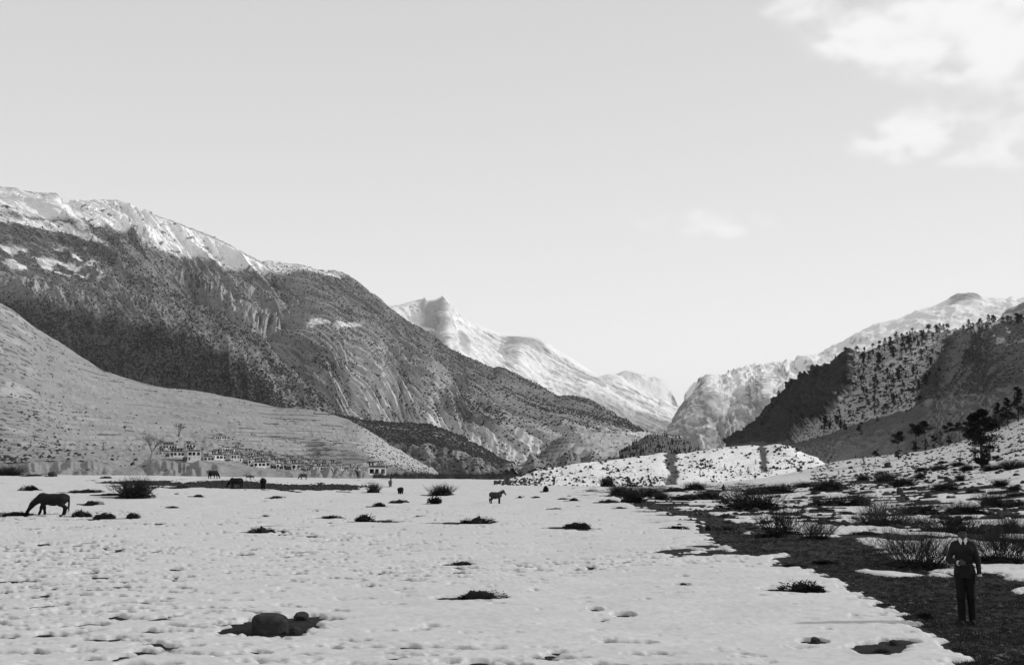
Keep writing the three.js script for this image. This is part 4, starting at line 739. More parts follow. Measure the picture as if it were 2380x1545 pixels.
function cushion(seed, n, leaf, spiky) {   // unit width, unit height; a low dome of leafy clumps
  const r = rng(seed), list = [], mounds = [[0, 0, 1]];
  for (let i = 0; i < 4; i++) mounds.push([(r() - 0.5) * 0.62, (r() - 0.5) * 0.4, 0.38 + 0.4 * r()]);
  mounds[0] = [(r() - 0.5) * 0.3, 0, 0.72];
  for (let i = 0; i < n; i++) {
    const [ox, oz, sz] = mounds[i % mounds.length];
    const a = r() * 6.283, h = Math.acos(1 - r() * 0.98), rad = (0.42 + 0.12 * noise(Math.cos(a) * 2 + seed, Math.sin(a) * 2 + h * 2)) * (0.55 + 0.45 * Math.sqrt(r()));
    const x = Math.cos(a) * Math.sin(h) * rad, z = Math.sin(a) * Math.sin(h) * rad * 0.9, y = Math.cos(h) * rad * 1.7 * (0.8 + 0.4 * noise(a * 1.3 + seed, h * 3));
    const k = spiky ? 1.6 : 0.7, up = spiky ? 0.9 : 0.5;
    list.push([ox + x * sz, Math.max(0, y * sz * 1.15), oz + z * sz, x * k + (r() - 0.5), y * 0.6 + up * r(), z * k + (r() - 0.5), leaf * (0.6 + 0.8 * r()), leaf * 0.2, lerp(0.010, 0.032, r())]);
  }
  return blades(list);
}
function dome(seed) { const g = lump(seed, 2, 1); g.translate(0, -0.35, 0); const p = g.attributes.position; for (let i = 0; i < p.count; i++) { const k = 0.34 * (0.9 + 0.25 * noise(p.getX(i) * 2 + seed, p.getZ(i) * 2 + p.getY(i))); p.setXYZ(i, p.getX(i) * k, Math.max(-0.05, p.getY(i) * k * 1.7), p.getZ(i) * k); } g.computeVertexNormals(); return g; }
function stick(pos, a, b, ra, rb) {   // a thin three-sided tapering twig
  const d = V(0, 0, 0).subVectors(b, a).normalize(), s = V(d.y + 0.3, d.z - 0.2, d.x + 0.1).cross(d).normalize(), t = V(0, 0, 0).crossVectors(d, s);
  const A = [], B = []; for (let i = 0; i < 3; i++) { const q = i * 2.094, o = V(0, 0, 0).addScaledVector(s, Math.cos(q)).addScaledVector(t, Math.sin(q)); A.push(a.clone().addScaledVector(o, ra)); B.push(b.clone().addScaledVector(o, rb)); }
  for (let i = 0; i < 3; i++) { const j = (i + 1) % 3; for (const p of [A[i], A[j], B[i], B[i], A[j], B[j]]) pos.push(p.x, p.y, p.z); }
}
function soup(pos) { const g = new THREE.BufferGeometry(); g.setAttribute('position', new THREE.Float32BufferAttribute(pos, 3)); g.computeVertexNormals(); return g; }
function twigs(seed, stems, side, thick, spread = 1) {   // unit width and height: stems fanning up from a small foot
  const r = rng(seed), pos = [];
  for (let i = 0; i < stems; i++) {
    const a = r() * 6.283, lean = Math.pow(r(), 0.7) * spread, L = (0.65 + 0.4 * r()) * (1 - 0.25 * lean);
    const fa = r() * 6.283, fr = 0.24 * Math.sqrt(r()); let p = V(Math.cos(fa) * fr, -0.02, Math.sin(fa) * fr), d = V(Math.cos(a) * lean * 0.66 + Math.cos(fa) * fr * 0.9, 1 - 0.35 * lean, Math.sin(a) * lean * 0.55).normalize();
    const seg = 4; let rad = thick * (0.7 + 0.6 * r());
    for (let k = 0; k < seg; k++) {
      d.add(V((r() - 0.5) * 0.5, 0.08, (r() - 0.5) * 0.5)).normalize();
      const q = p.clone().addScaledVector(d, L / seg); stick(pos, p, q, rad, rad * 0.72); rad *= 0.72;
      if (k > 0) for (let m = 0; m < side; m++) { const e = d.clone().add(V((r() - 0.5) * 1.1, (r() - 0.1) * 0.5, (r() - 0.5) * 1.1)).normalize(), l = L * (0.12 + 0.22 * r()), b = q.clone().addScaledVector(e, l); stick(pos, q, b, rad * 0.8, rad * 0.4); if (r() < 0.6) { const f = e.clone().add(V((r() - 0.5) * 1.2, 0.3, (r() - 0.5) * 1.2)).normalize(); stick(pos, b, b.clone().addScaledVector(f, l * 0.6), rad * 0.5, rad * 0.3); } }
      p = q;
    }
  }
  return soup(pos);
}
const CUSHION = [0, 1, 2, 3].map((i) => [cushion(51 + i, 1700, 0.095, false), dome(61 + i)]), SPIKY = [0, 1, 2].map((i) => [cushion(71 + i, 900, 0.17, true), dome(81 + i)]);
const TWIG = [0, 1, 2, 3].map((i) => twigs(91 + i, 110, 3, 0.0085)), WILLOW = [0, 1].map((i) => twigs(101 + i, 190, 4, 0.0048)), THICK = [0, 1, 2].map((i) => twigs(111 + i, 150, 3, 0.012));
for (const g of SPIKY) g[1].scale(0.8, 0.8, 0.8);
const core = mat(0.022), twigDark = mat(0.030), twigPale = mat(0.06);
SHRUBS.forEach((s, i) => {
  const [, , , , kind, label, group] = s, r = rng(900 + i), d = -s.foot.z, big = kind === 't' && s[2] > 70;
  const g = thing('shrub', label, 'shrub', group, s.foot.clone().setY(floorY(s.foot.x, s.foot.z) - 0.02), r() * 6.283);
  if (kind === 't') {
    const geo = s[2] > 94 && d < 40 ? WILLOW[i % 2] : d > 90 ? THICK[i % 3] : TWIG[i % 4];
    part(g, 'branches', geo, s[1] === 1221 ? twigPale : twigDark);
    if (d > 60 || big) { const m = part(g, 'undergrowth', CUSHION[i % 4][0], M.juniper); m.scale.set(1.0, d > 60 ? 0.85 : 0.34, 1.0); const c = part(g, 'thicket', CUSHION[i % 4][1], core); c.scale.set(1.0, d > 60 ? 0.74 : 0.24, 1.0); }
    g.scale.set(s.w * 1.25, s.h, s.w); if (s.w > s.h * 4) g.scale.z = s.h * 2.4;
  } else {
    const set = kind === 'c' ? CUSHION[i % 4] : SPIKY[i % 3];
    part(g, 'foliage', set[0], M.juniper); part(g, 'branches', set[1], core);
    g.scale.set(s.w, s.h * 1.15, s.w * 0.75); if (s.w > s.h * 3) { g.rotation.y = (r() - 0.5) * 0.4; g.scale.z = Math.max(s.h * 1.6, s.w * 0.4); }
  }
});

// ---------------------------------------------------------------- stones
function boulder(seed, blunt) {
  const g = mergeVertices(new THREE.IcosahedronGeometry(1, 5).deleteAttribute('normal').deleteAttribute('uv')), p = g.attributes.position, col = [], uv = [];
  const rr = rng(seed + 500), cuts = Array.from({ length: 16 }, () => { const a = rr() * 6.283, u = rr() * 1.5 - 0.5; const c = Math.sqrt(Math.max(0, 1 - u * u)); return [Math.cos(a) * c, u, Math.sin(a) * c, 0.74 + 0.24 * rr()]; });
  for (let i = 0; i < p.count; i++) {
    let x = p.getX(i), y = p.getY(i), z = p.getZ(i);
    const q = blunt ? 4.6 : 2.4, k = Math.pow(Math.abs(x) ** q + Math.abs(y) ** q + Math.abs(z) ** q, -1 / q), n = 1 + (blunt ? 0.05 : 0.10) * fbm(x * 1.3 + seed, y * 1.3 + z * 1.7, 3) + 0.035 * fbm(x * 6 + seed, z * 5 + y * 4, 3);
    x *= k * n; y *= k * n; z *= k * n; for (const [a, b, c, e] of cuts) { const o = a * x + b * y + c * z, lim = e * (blunt ? 1.30 : 0.96); if (o > lim) { const f = (o - lim) * 0.88; x -= a * f; y -= b * f; z -= c * f; } } p.setXYZ(i, x * 0.5, y * 0.62 + 0.38, z * 0.5);
    const c = clamp(0.07 + 0.05 * fbm(x * 2.4 + 5, y * 2.4 + z * 2, 4) + 0.035 * noise(x * 13, z * 13 + y * 11), 0.025, 0.2); col.push(c, c, c); uv.push(x * 0.7 + z * 0.3, y * 0.7 + z * 0.4);
  }
  g.setAttribute('color', new THREE.Float32BufferAttribute(col, 3)); g.setAttribute('uv', new THREE.Float32BufferAttribute(uv, 2)); g.computeVertexNormals(); return g;
}
STONES.forEach((s, i) => { const m = top(new THREE.Mesh(boulder(i * 7 + 3, i === 0), M.rock), 'boulder'); m.castShadow = m.receiveShadow = true; tag(m, s[5], 'boulder'); m.position.copy(s.foot).setY(floorY(s.foot.x, s.foot.z) - 0.02 * s.h); m.rotation.y = i ? i * 1.3 : 0.25; m.scale.set(s.w, s.h, s.w * s[4]); });

// ---------------------------------------------------------------- dry grass on the bare ground by the path
{
  const r = rng(77), pos = [], bl = [];
  for (let i = 0; i < 9; i++) bl.push([(r() - 0.5) * 0.10, 0, (r() - 0.5) * 0.10, (r() - 0.5) * 1.1, 0.55 + r(), (r() - 0.5) * 1.1, 0.025 + 0.035 * r(), 0.005, 0.05]);
  const g = blades(bl), dark = [], pale = [];
  for (let i = 0; i < 60000; i++) { const d = 13 + 45 * r() * r(), px = lerp(1560, 2480, r()), x = (px - CX) / FOCAL * d, z = -d; if (inside(BARE[0], x, z, 2) < -0.1 || snowDepth(x, z) > -0.01 || r() > 0.55 + 0.9 * fbm(x / 1.6, z / 1.6, 3)) continue; (r() < 0.12 ? pale : dark).push([x, soilY(x, z, floorY(x, z)), z, 0.5 + 0.9 * r() * (d / 25)]); }
  scatter('grass', 'short dark turf along the bare path', 'grass', g, M.grass, dark); scatter('grass', 'pale straw blades in the turf along the bare path', 'grass', g, M.straw, pale);
  const peb = []; for (let i = 0; i < 2600; i++) { const d = 13 + 45 * r() * r(), px = lerp(1560, 2480, r()), x = (px - CX) / FOCAL * d, z = -d; if (inside(BARE[0], x, z, 2) < 0 || snowDepth(x, z) > -0.01) continue; peb.push([x, soilY(x, z, floorY(x, z)) - 0.005, z, 0.012 + 0.05 * r() ** 4, 0.7]); }
  scatter('pebbles', 'small stones lying on the bare path', 'pebbles', bushLump, mat(0.10), peb);
}
// ---------------------------------------------------------------- pines
function tuft(list, c, rx, ry, n, leaf, r) { for (let i = 0; i < n; i++) { const a = r() * 6.283, u = r() * 2 - 1, q = Math.cbrt(r()), s = Math.sqrt(1 - u * u), x = Math.cos(a) * s * q, y = u * q, z = Math.sin(a) * s * q; list.push([c.x + x * rx, c.y + y * ry, c.z + z * rx, x + (r() - 0.5), y * 0.5 + 0.25 + (r() - 0.4), z + (r() - 0.5), leaf * (0.7 + 0.7 * r()), leaf * 0.16, lerp(0.008, 0.026, r())]); } }
// kinds: layered (big pine), round (crown on a bare trunk), cone (young), flat (leaning umbrella)
function pine(seed, kind, dense = 1, needles = 0.045) {   // unit height
  const r = rng(seed), wood = [], leaf = [], top = kind === 'cone' ? 0.97 : 0.93, bend = (r() - 0.5) * 0.05;
  const axis = (h) => V(bend * Math.sin(h * 3), h, bend * Math.cos(h * 2.3) * 0.6);
  const rad = (h) => (kind === 'layered' ? 0.034 : 0.022) * (1.05 - h * 0.95);
  for (let i = 0; i < 10; i++) { const a = axis(i / 10 * top), b = axis((i + 1) / 10 * top); const d = V(0, 0, 0).subVectors(b, a).normalize(), s = V(1, 0, 0).cross(d).normalize(), t = V(0, 0, 0).crossVectors(d, s); const ring = (p, q) => Array.from({ length: 7 }, (_, k) => p.clone().addScaledVector(s, Math.cos(k * 0.898) * q).addScaledVector(t, Math.sin(k * 0.898) * q)); const A = ring(a, rad(i / 10)), B = ring(b, rad((i + 1) / 10)); for (let k = 0; k < 7; k++) { const j = (k + 1) % 7; for (const p of [A[k], A[j], B[k], B[k], A[j], B[j]]) wood.push(p.x, p.y, p.z); } }
  const limb = (h, a, L, rise, n) => { let p = axis(h), d = V(Math.cos(a), rise, Math.sin(a)).normalize(), q = rad(h) * 0.5; for (let k = 0; k < 3; k++) { const e = p.clone().addScaledVector(d, L / 3); stick(wood, p, e, q, q * 0.6); q *= 0.6; d.y += 0.10; p = e; if (k > 0) tuft(leaf, e, L * 0.24 + 0.022, 0.026 + L * 0.05, Math.round(n * dense), needles, r); } };
  if (kind === 'layered') {
    for (let i = 0; i < 34; i++) { const k = i / 33, h = lerp(0.40, 0.95, k), w = (0.25 * Math.pow(1 - k, 0.7) + 0.05) * (0.75 + 0.5 * r()); limb(h, r() * 6.283, w, 0.10 + 0.3 * k, 34); }
    for (let i = 0; i < 12; i++) limb(lerp(0.05, 0.27, r()), r() * 6.283, 0.09 + 0.04 * r(), 0.25, 26);
    limb(0.36, 0.1, 0.24, -0.08, 26); limb(0.345, 0.5, 0.16, -0.05, 20); limb(0.385, 3.3, 0.15, 0.0, 20);
  } else if (kind === 'round') {
    for (let i = 0; i < 20; i++) { const k = i / 19, h = lerp(0.55, 0.94, k); limb(h, r() * 6.283, (0.10 + 0.14 * Math.sin(Math.PI * (0.2 + 0.75 * k))) * (0.7 + 0.5 * r()), 0.3, 30); }
    for (let i = 0; i < 7; i++) limb(lerp(0.06, 0.36, r()), r() * 6.283, 0.07 + 0.05 * r(), 0.2, 20);
  } else if (kind === 'flat') {
    for (let i = 0; i < 22; i++) { const k = i / 21, h = lerp(0.56, 0.95, k); limb(h, r() * 6.283, (0.30 * (1 - k) + 0.07) * (0.6 + 0.5 * r()), 0.08, 30); }
    limb(0.48, 0.2, 0.30, 0.0, 22);
  } else for (let i = 0; i < 30; i++) { const k = i / 29, h = lerp(0.06, 0.95, k); limb(h, r() * 6.283, (0.26 * (1 - k) + 0.04) * (0.7 + 0.5 * r()), 0.15, 22); }
  return [soup(wood), blades(leaf)];
}
const PINES = { big: pine(201, 'layered', 2.6), round: pine(202, 'round', 2.2), round2: pine(203, 'round', 2.2), flat: pine(204, 'flat', 2), tall: pine(207, 'cone', 2.4), cone: pine(205, 'cone'), cone2: pine(206, 'cone') };
function pineTree(at, h, kind, label, group, turn = 0, name = 'pine_tree') { const g = thing(name, label, 'pine tree', group, at, turn, h); part(g, 'trunk', PINES[kind][0], M.bark); part(g, 'crown', PINES[kind][1], M.juniper); return g; }
for (const [x, y, h, kind, label, turn] of [
  [2285, 1089, 134, 'big', 'tallest dark pine with layered crown on the right snow slope', 0.3],
  [2090, 1068, 64, 'round', 'pine with a round crown on a bare trunk alone on the slope crest', 1.1],
  [2131, 1049, 64, 'round2', 'left pine of the close pair on the slope crest', 2.1],
  [2152, 1046, 70, 'flat', 'right pine of the close pair, with long flat low boughs', 0.0],
  [2127, 1050, 20, 'cone', 'bushy young pine at the foot of the close pair of pines', 0.5],
  [2154, 1047, 27, 'cone2', 'leaning young pine right of the close pair of pines', 1.5],
  [2172, 1042, 31, 'round', 'small pine left of the row along the slope crest', 2.6],
  [2188, 1039, 37, 'cone', 'second small pine of the row along the slope crest', 3.1],
  [2207, 1034, 50, 'round2', 'taller pine in the middle of the row along the slope crest', 4.0],
  [2231, 1026, 44, 'flat', 'pine at the right end of the row, left of the tallest pine', 5.0],
  [2325, 998, 62, 'tall', 'dark pine on the crest right of the tallest pine', 0.9],
  [2344, 990, 66, 'tall', 'dark pine second right of the tallest pine', 1.9],
  [2368, 980, 82, 'tall', 'tall dark pine on the crest at the right frame edge', 2.9],
  [2036, 1078, 30, 'flat', 'small two-topped pine at the low dip of the slope crest', 3.4],
  [2008, 1083, 22, 'cone', 'small thin pine left of the two-topped pine', 4.4],
  [1926, 1092, 24, 'cone2', 'small fir where the moraine meets the right snow slope', 5.4],
]) { const p = floorSpot(x, y); pineTree(p, h * -p.z / FOCAL, kind, label, undefined, turn); }
const MORAINE_TREES = [
  [1861, 1114, 30, 'tallest young conifer on the right end of the moraine'], [1852, 1064, 22, 'dark bushy conifer near the right crest of the moraine'], [1306, 1107, 14, 'young conifer on the left of the moraine above the distant figure'],
  [1422, 1117, 11, 'small conifer low on the moraine, middle left'], [1506, 1098, 10, 'small conifer high on the moraine left of the wide earth gully'], [1476, 1106, 8, 'smallest conifer left of the wide earth gully'],
  [1502, 1128, 10, 'conifer at the moraine foot left of the wide earth gully'], [1521, 1123, 13, 'slim conifer at the moraine foot beside the wide earth gully'], [1627, 1105, 11, 'conifer with a long shadow right of the wide earth gully'],
  [1648, 1096, 9, 'small conifer uphill right of the one with a long shadow'], [1686, 1093, 15, 'taller conifer midway up between the two earth gullies'], [1660, 1123, 15, 'pointed conifer at the moraine foot above the distant dark pony'],
  [1689, 1117, 7, 'tiny conifer near the moraine foot right of the pointed conifer'], [1757, 1079, 11, 'conifer left beside the narrow earth gully'], [1740, 1103, 18, 'slim tall conifer low left of the narrow earth gully'],
  [1722, 1106, 16, 'ragged conifer second left of the narrow earth gully'], [1715, 1083, 10, 'small conifer high left of the narrow earth gully'], [1822, 1061, 10, 'conifer near the crest right of the narrow earth gully'],
  [1840, 1088, 9, 'small conifer midway up the right end of the moraine'], [1892, 1074, 9, 'tiny conifer on the steep right end of the moraine'],
];
MORAINE_TREES.forEach(([x, y, h, label], i) => { const p = moraine.find(x, y); pineTree(p, h * -p.z / FOCAL, h > 20 ? 'round' : i % 2 ? 'cone' : 'cone2', label, undefined, i * 1.7, 'young_conifer'); });
{   // trees on the snowy slope of the wooded cliff
  const r = rng(301), small = ['cone', 'round', 'layered', 'flat'].map((k, i) => pine(310 + i, k, 0.42, 0.10)), proto = [];
  small.forEach(([w, l]) => { const g = new THREE.Group(); part(g, 'trunk', w, M.bark); part(g, 'crown', l, M.juniper); proto.push(g); });
  const groups = [[2100, 800, 60, 26, 44, 'pine in the dense stand near the top of the snowy cliff slope'], [2040, 850, 55, 40, 40, 'pine scattered on the upper left of the snowy cliff slope'], [2010, 920, 60, 45, 40, 'pine scattered on the lower left of the snowy cliff slope'], [2090, 900, 50, 50, 38, 'pine scattered on the lower right of the snowy cliff slope'], [1940, 985, 60, 22, 26, 'small pine at the low end of the snowy cliff slope'], [2150, 860, 26, 60, 20, 'pine at the dark edge of the snowy cliff slope']];
  for (const [cx, cy, wx, wy, n, label] of groups) for (let i = 0; i < n; i++) {
    const px = cx + (r() + r() - 1) * wx * 1.6, py = cy + (r() + r() - 1) * wy * 1.5, p = cliff.find(px, py), c = seenAt(p); if (Math.abs(c[1] - py) > 3) continue;
    copy(proto[Math.floor(r() * 4)], 'pine_tree', label, 'pine tree', label.replace('pine', 'pines'), p, r() * 6.283, lerp(10, 26, r() * r()) * -p.z / FOCAL);
  }
  const SKY = [[1772, 990, 10], [1785, 962, 10], [1796, 950, 12], [1806, 938, 10], [1818, 920, 12], [1833, 905, 11], [1846, 895, 10], [1862, 884, 14], [1874, 880, 11], [1890, 873, 12], [1904, 858, 12], [1918, 855, 10], [1934, 852, 12], [1945, 838, 13], [2010, 816, 10], [2240, 767, 12], [2333, 751, 14], [2344, 751, 18], [1955, 838, 12], [1968, 822, 16], [1992, 822, 18], [2030, 812, 14], [2046, 808, 16], [2058, 803, 18], [2070, 797, 15], [2085, 790, 20], [2098, 786, 12], [2128, 778, 9], [2148, 776, 9], [2160, 775, 22], [2178, 774, 20], [2186, 774, 24], [2195, 774, 22], [2204, 772, 20], [2252, 764, 22], [2263, 762, 12], [2280, 756, 16], [2300, 752, 22], [2310, 752, 20], [2352, 752, 18], [2366, 752, 24], [2376, 753, 22]];
  for (const [x, y, h] of SKY) { const p = cliff.find(x, y); copy(proto[Math.floor(r() * 4)], 'pine_tree', 'small pine standing on the skyline of the wooded cliff', 'pine tree', 'pines along the skyline of the wooded cliff', p, r() * 6.283, h * -p.z / FOCAL); }
}

// ---------------------------------------------------------------- bare trees and the post by the village
function bareTree(seed, trunk) {   // unit height
  const r = rng(seed), pos = [];
  const grow = (p, d, L, q, n) => { const b = p.clone().addScaledVector(d, L); stick(pos, p, b, q, q * 0.7); if (n <= 0) return; const m = n > 3 ? 4 : 3; for (let i = 0; i < m; i++) grow(b, d.clone().multiplyScalar(0.9).add(V((r() - 0.5) * 1.5, 0.25 * r(), (r() - 0.5) * 1.5)).normalize(), L * (0.62 + 0.25 * r()), q * 0.6, n - 1); };
  grow(V(0, -0.02, 0), V(0.06, 1, 0).normalize(), trunk, 0.03, 5); return soup(pos);
}
for (const [x, y, h, tr, label, m] of [[414, 1013, 42, 0.2, 'bare spreading tree on the terraced hillside above the village', M.twig], [350, 1073, 48, 0.36, 'bare tree with a thick grey trunk on the bluff left of the village', M.paleBark]]) { const p = slope.find(x, y), g = thing('bare_tree', label, 'tree', undefined, p, 0.4, h * -p.z / FOCAL * 1.15); part(g, 'branches', bareTree(x, tr), mat(0.11)); const t = []; stick(t, V(0, -0.03, 0), V(0.03, tr * 1.05, 0), 0.045, 0.032); part(g, 'trunk', soup(t), m); }
{ const p = slope.find(238, 1052), g = thing('wooden_post', 'dark wooden post with a crossbar on the hillside at the far left', 'post', undefined, p, 0.2); const s = 24 * -p.z / FOCAL; const a = new THREE.CylinderGeometry(0.12, 0.16, s, 7); a.translate(0, s / 2, 0); part(g, 'upright', a, M.wood); const b = new THREE.BoxGeometry(2.4, 0.2, 0.2); b.translate(0, s * 0.93, 0.02); part(g, 'crossbar', b, M.wood); }

// ---------------------------------------------------------------- the village
function box(w, h, d, x, y, z, taper = 0) { const g = new THREE.BoxGeometry(w, h, d); if (taper) { const p = g.attributes.position; for (let i = 0; i < p.count; i++) if (p.getY(i) > 0) { p.setX(i, p.getX(i) * (1 - taper)); p.setZ(i, p.getZ(i) * (1 - taper)); } g.computeVertexNormals(); } g.translate(x, y, z); return g; }
const shutter = mat(0.45);
function house(kind, white) {   // flat-roofed stone house; front looks along +z
  const g = new THREE.Group(), wall = white ? M.whiteWall : M.wall;
  const W = kind === 'long' ? 12 : kind === 'hut' ? 4.6 : 8, D = kind === 'hut' ? 4 : 6.5, H = kind === 'hut' ? 2.4 : kind === 'tall' ? 5.2 : 3.0;
  const yb = H / 2 - 0.8, hh = H + 1.6, z1 = D / 2 - 0.22, sill = kind === 'tall' ? 2.9 : kind === 'hut' ? 0.3 : 0.9, lintelY = H - 0.45;
  part(g, 'wall', mergeGeometries([box(W, hh, 0.45, 0, yb, -z1), box(0.45, hh, D - 0.9, -W / 2 + 0.22, yb, 0), box(0.45, hh, D - 0.9, W / 2 - 0.22, yb, 0), box(W, sill + 1.6, 0.45, 0, (sill - 1.6) / 2, z1), box(W, H - lintelY, 0.45, 0, (H + lintelY) / 2, z1)]), wall);
  part(g, 'gallery_floor', box(W - 0.9, 0.2, D - 0.9, 0, sill - 0.12, 0), M.wood);
  part(g, 'inner_wall', box(W - 0.9, hh, 0.12, 0, yb, -z1 + D * 0.2), M.roof);
  const bays = Math.max(2, Math.round(W / 2.4)); for (let b = 0; b <= bays; b++) { const wide = (b * 7 + kind.length) % 3 === 0; part(g, 'pillar', box(wide ? 1.0 : 0.42, lintelY - sill, 0.44, (b / bays - 0.5) * (W - (wide ? 1.0 : 0.42)), (lintelY + sill) / 2, z1), wall); }
  part(g, 'roof', box(W * 0.96 + 0.5, 0.26, D * 0.96 + 0.5, 0, H + 0.13, 0), M.roof);
  const open = (w, h, x, y, z, side) => { const m = part(g, 'window', box(side ? 0.14 : w, h, side ? w : 0.14, x, y, z), shutter); part(m, 'lintel', box(side ? 0.18 : w + 0.4, 0.18, side ? w + 0.4 : 0.18, x, y + h / 2 + 0.09, z), M.wood); return m; };
  const n = Math.round(W / 3);
  if (kind === 'tall') for (let i = 0; i < n; i++) open(0.9, 1.0, (i - (n - 1) / 2) * (W / n) * 0.92 + 0.5, 1.5, D / 2 * 0.99);
  open(1.3, 1.3, -W / 2, H - 1.3, 0.9, true); open(1.3, 1.3, -W / 2, H - 1.3, -D / 4, true); open(0.9, 1.0, W / 2, H - 1.2, 0.6, true); open(0.9, 1.0, W / 2, H - 1.2, -D / 4, true);
  const door = part(g, 'door', box(1.0, kind === 'tall' ? 1.8 : 0.8, 0.16, -W * 0.36, kind === 'tall' ? 0.9 : 0.4, D / 2 * 1.0), M.wood); void door;
  if (kind !== 'hut') {   // roof storey set back, with an open dark gallery
    const uw = W * (kind === 'long' ? 0.8 : 0.6), ux = -W * (kind === 'long' ? 0.06 : 0.16), ud = D * 0.45, uz = -D * 0.24, uh = 2.2;
    part(g, 'upper_room', mergeGeometries([box(uw, uh, 0.35, ux, H + 0.26 + uh / 2, uz - ud / 2 + 0.18), box(0.35, uh, ud - 0.36, ux - uw / 2 + 0.18, H + 0.26 + uh / 2, uz + 0.18), box(0.35, uh, ud - 0.36, ux + uw / 2 - 0.18, H + 0.26 + uh / 2, uz + 0.18)]), wall);
    part(g, 'gallery', box(uw - 0.8, uh - 0.1, 0.1, ux, H + 0.26 + uh / 2, uz - ud / 2 + 0.42), M.roof);
    for (let i = 0; i < (kind === 'long' ? 5 : 3); i++) part(g, 'pillar', box(0.32, 1.7, 0.34, ux + (i - (kind === 'long' ? 2 : 1)) * uw * (kind === 'long' ? 0.2 : 0.3), H + 0.26 + 0.85, uz + ud / 2 + 0.02), wall);
    part(g, 'upper_roof', box(uw + 0.5, 0.24, ud + 0.6, ux, H + uh + 0.38, uz + 0.05), M.roof);
    for (const s of [-1, 1]) part(g, 'parapet', box(0.4, 0.8, D * 0.5, s * (W / 2 - 0.25), H + 0.62, D * 0.2), wall);
    part(g, 'wood_and_shade_stack', box(W * 0.9, 0.7, 0.5, 0, H + 0.61, D / 2 - 0.2), M.wood); part(g, 'wood_and_shade_stack', box(0.9, 1.9, D * 0.9, -W / 2 - 0.5, 0.95, 0), M.wood);  // front stack is roof firewood; side stack added to darken the left wall like shade
  } else part(g, 'wood_and_shade_stack', box(W * 0.9, 0.4, 0.4, 0, H + 0.46, -D / 2 + 0.3), M.wood);
  return g;
}
const HOUSES = { long: house('long'), block: house('block'), tall: house('tall'), hut: house('hut'), white: house('tall', true), pale: house('block', true) };
const home = (p, kind, s, turn, label, group) => copy(HOUSES[kind], 'stone_house', label, 'house', group, p, turn, s);
for (const [x, y, kind, s, turn, label] of [
  [392, 1043, 'long', 0.72, 0.62, 'long low house at the upper left end of the village'],
  [440, 1048, 'tall', 0.72, 0.62, 'two-storey house at the right end of the upper left house row'],
  [378, 1060, 'block', 0.62, 0.6, 'house at the left end of the second row, by the bare tree'],
  [412, 1062, 'long', 0.62, 0.62, 'long house with dark openings in the second row on the left'],
  [446, 1070, 'tall', 0.60, 0.66, 'bright two-storey house front above the fluted bluff, left part of the village'],
  [482, 1072, 'block', 0.50, 0.6, 'small bright house standing right of the bright two-storey house'],
  [514, 1021, 'block', 0.80, 0.72, 'lone house on the terraced hillside above the village'],
  [502, 1021, 'hut', 0.9, 0.7, 'small hut left of the lone hillside house'],
  [556, 1041, 'block', 0.66, 0.7, 'dark-roofed house highest in the middle of the village'],
  [553, 1049, 'hut', 0.9, 0.7, 'hut just below the highest dark-roofed house'],
  [727, 1080, 'pale', 0.62, 0.75, 'bright white house standing above the right half of the village'],
]) home(slope.find(x, y), kind, s * 0.82, turn - 0.05, label);
{ const p = spot(868, 1117, 345); home(p, 'white', 0.78, 0.6, 'bright white two-storey house at the right end of the village'); const q = spot(846, 1112, 352); home(q, 'long', 0.5, 0.6, 'low house joined to the left of the white end house'); const s = spot(832, 1106, 362); home(s, 'block', 0.5, 0.6, 'house second left of the white end house'); }
{
  const r = rng(401), rows = [[[500, 560], 1063, 1070], [[520, 640], 1052, 1062], [[540, 700], 1060, 1072], [[500, 720], 1068, 1078], [[540, 760], 1074, 1084], [[580, 800], 1080, 1089], [[620, 840], 1085, 1094], [[680, 850], 1090, 1098], [[600, 700], 1085, 1092], [[700, 850], 1094, 1101]];
  rows.forEach(([[a, b], y0, y1], k) => { for (let x = a; x < b; x += 8 + 5 * r()) { const t = (x - a) / (b - a), y = lerp(y0, y1, t) + (r() - 0.5) * 3, p = slope.find(x, y); const kind = ['block', 'hut', 'block', 'long', 'hut', 'block', 'pale', 'tall'][Math.floor(r() * 8)];
    const place = `${k < 3 ? 'upper' : k < 6 ? 'middle' : 'lower'} rows`, part3 = x < 590 ? 'left' : x < 700 ? 'centre' : 'right'; home(p, kind, (kind === 'long' ? 0.38 : kind === 'tall' ? 0.42 : 0.50) * (0.8 + 0.4 * r()), 0.4 + 0.5 * r(), `flat-roofed stone house crowded into the ${place} at the ${part3} of the village`, `houses in the ${place} at the ${part3} of the village`); } });
  for (let i = 0; i < 16; i++) { const x = 700 + i * 11 + r() * 6, p = slope.find(x, 1082 + (x - 700) * 0.13), h = 3 + 2 * r(), g = thing('flag_pole', 'thin bare flag pole above the roofs at the right of the village', 'pole', 'flag poles above the village roofs', p); const c = new THREE.CylinderGeometry(0.03, 0.06, h, 5); c.translate(0, h / 2, 0); part(g, 'mast', c, M.paleBark); const f = new THREE.BoxGeometry(0.26, h * 0.55, 0.02); f.translate(0.16, h * 0.68, 0); part(g, 'flag', f, M.wall); }
}
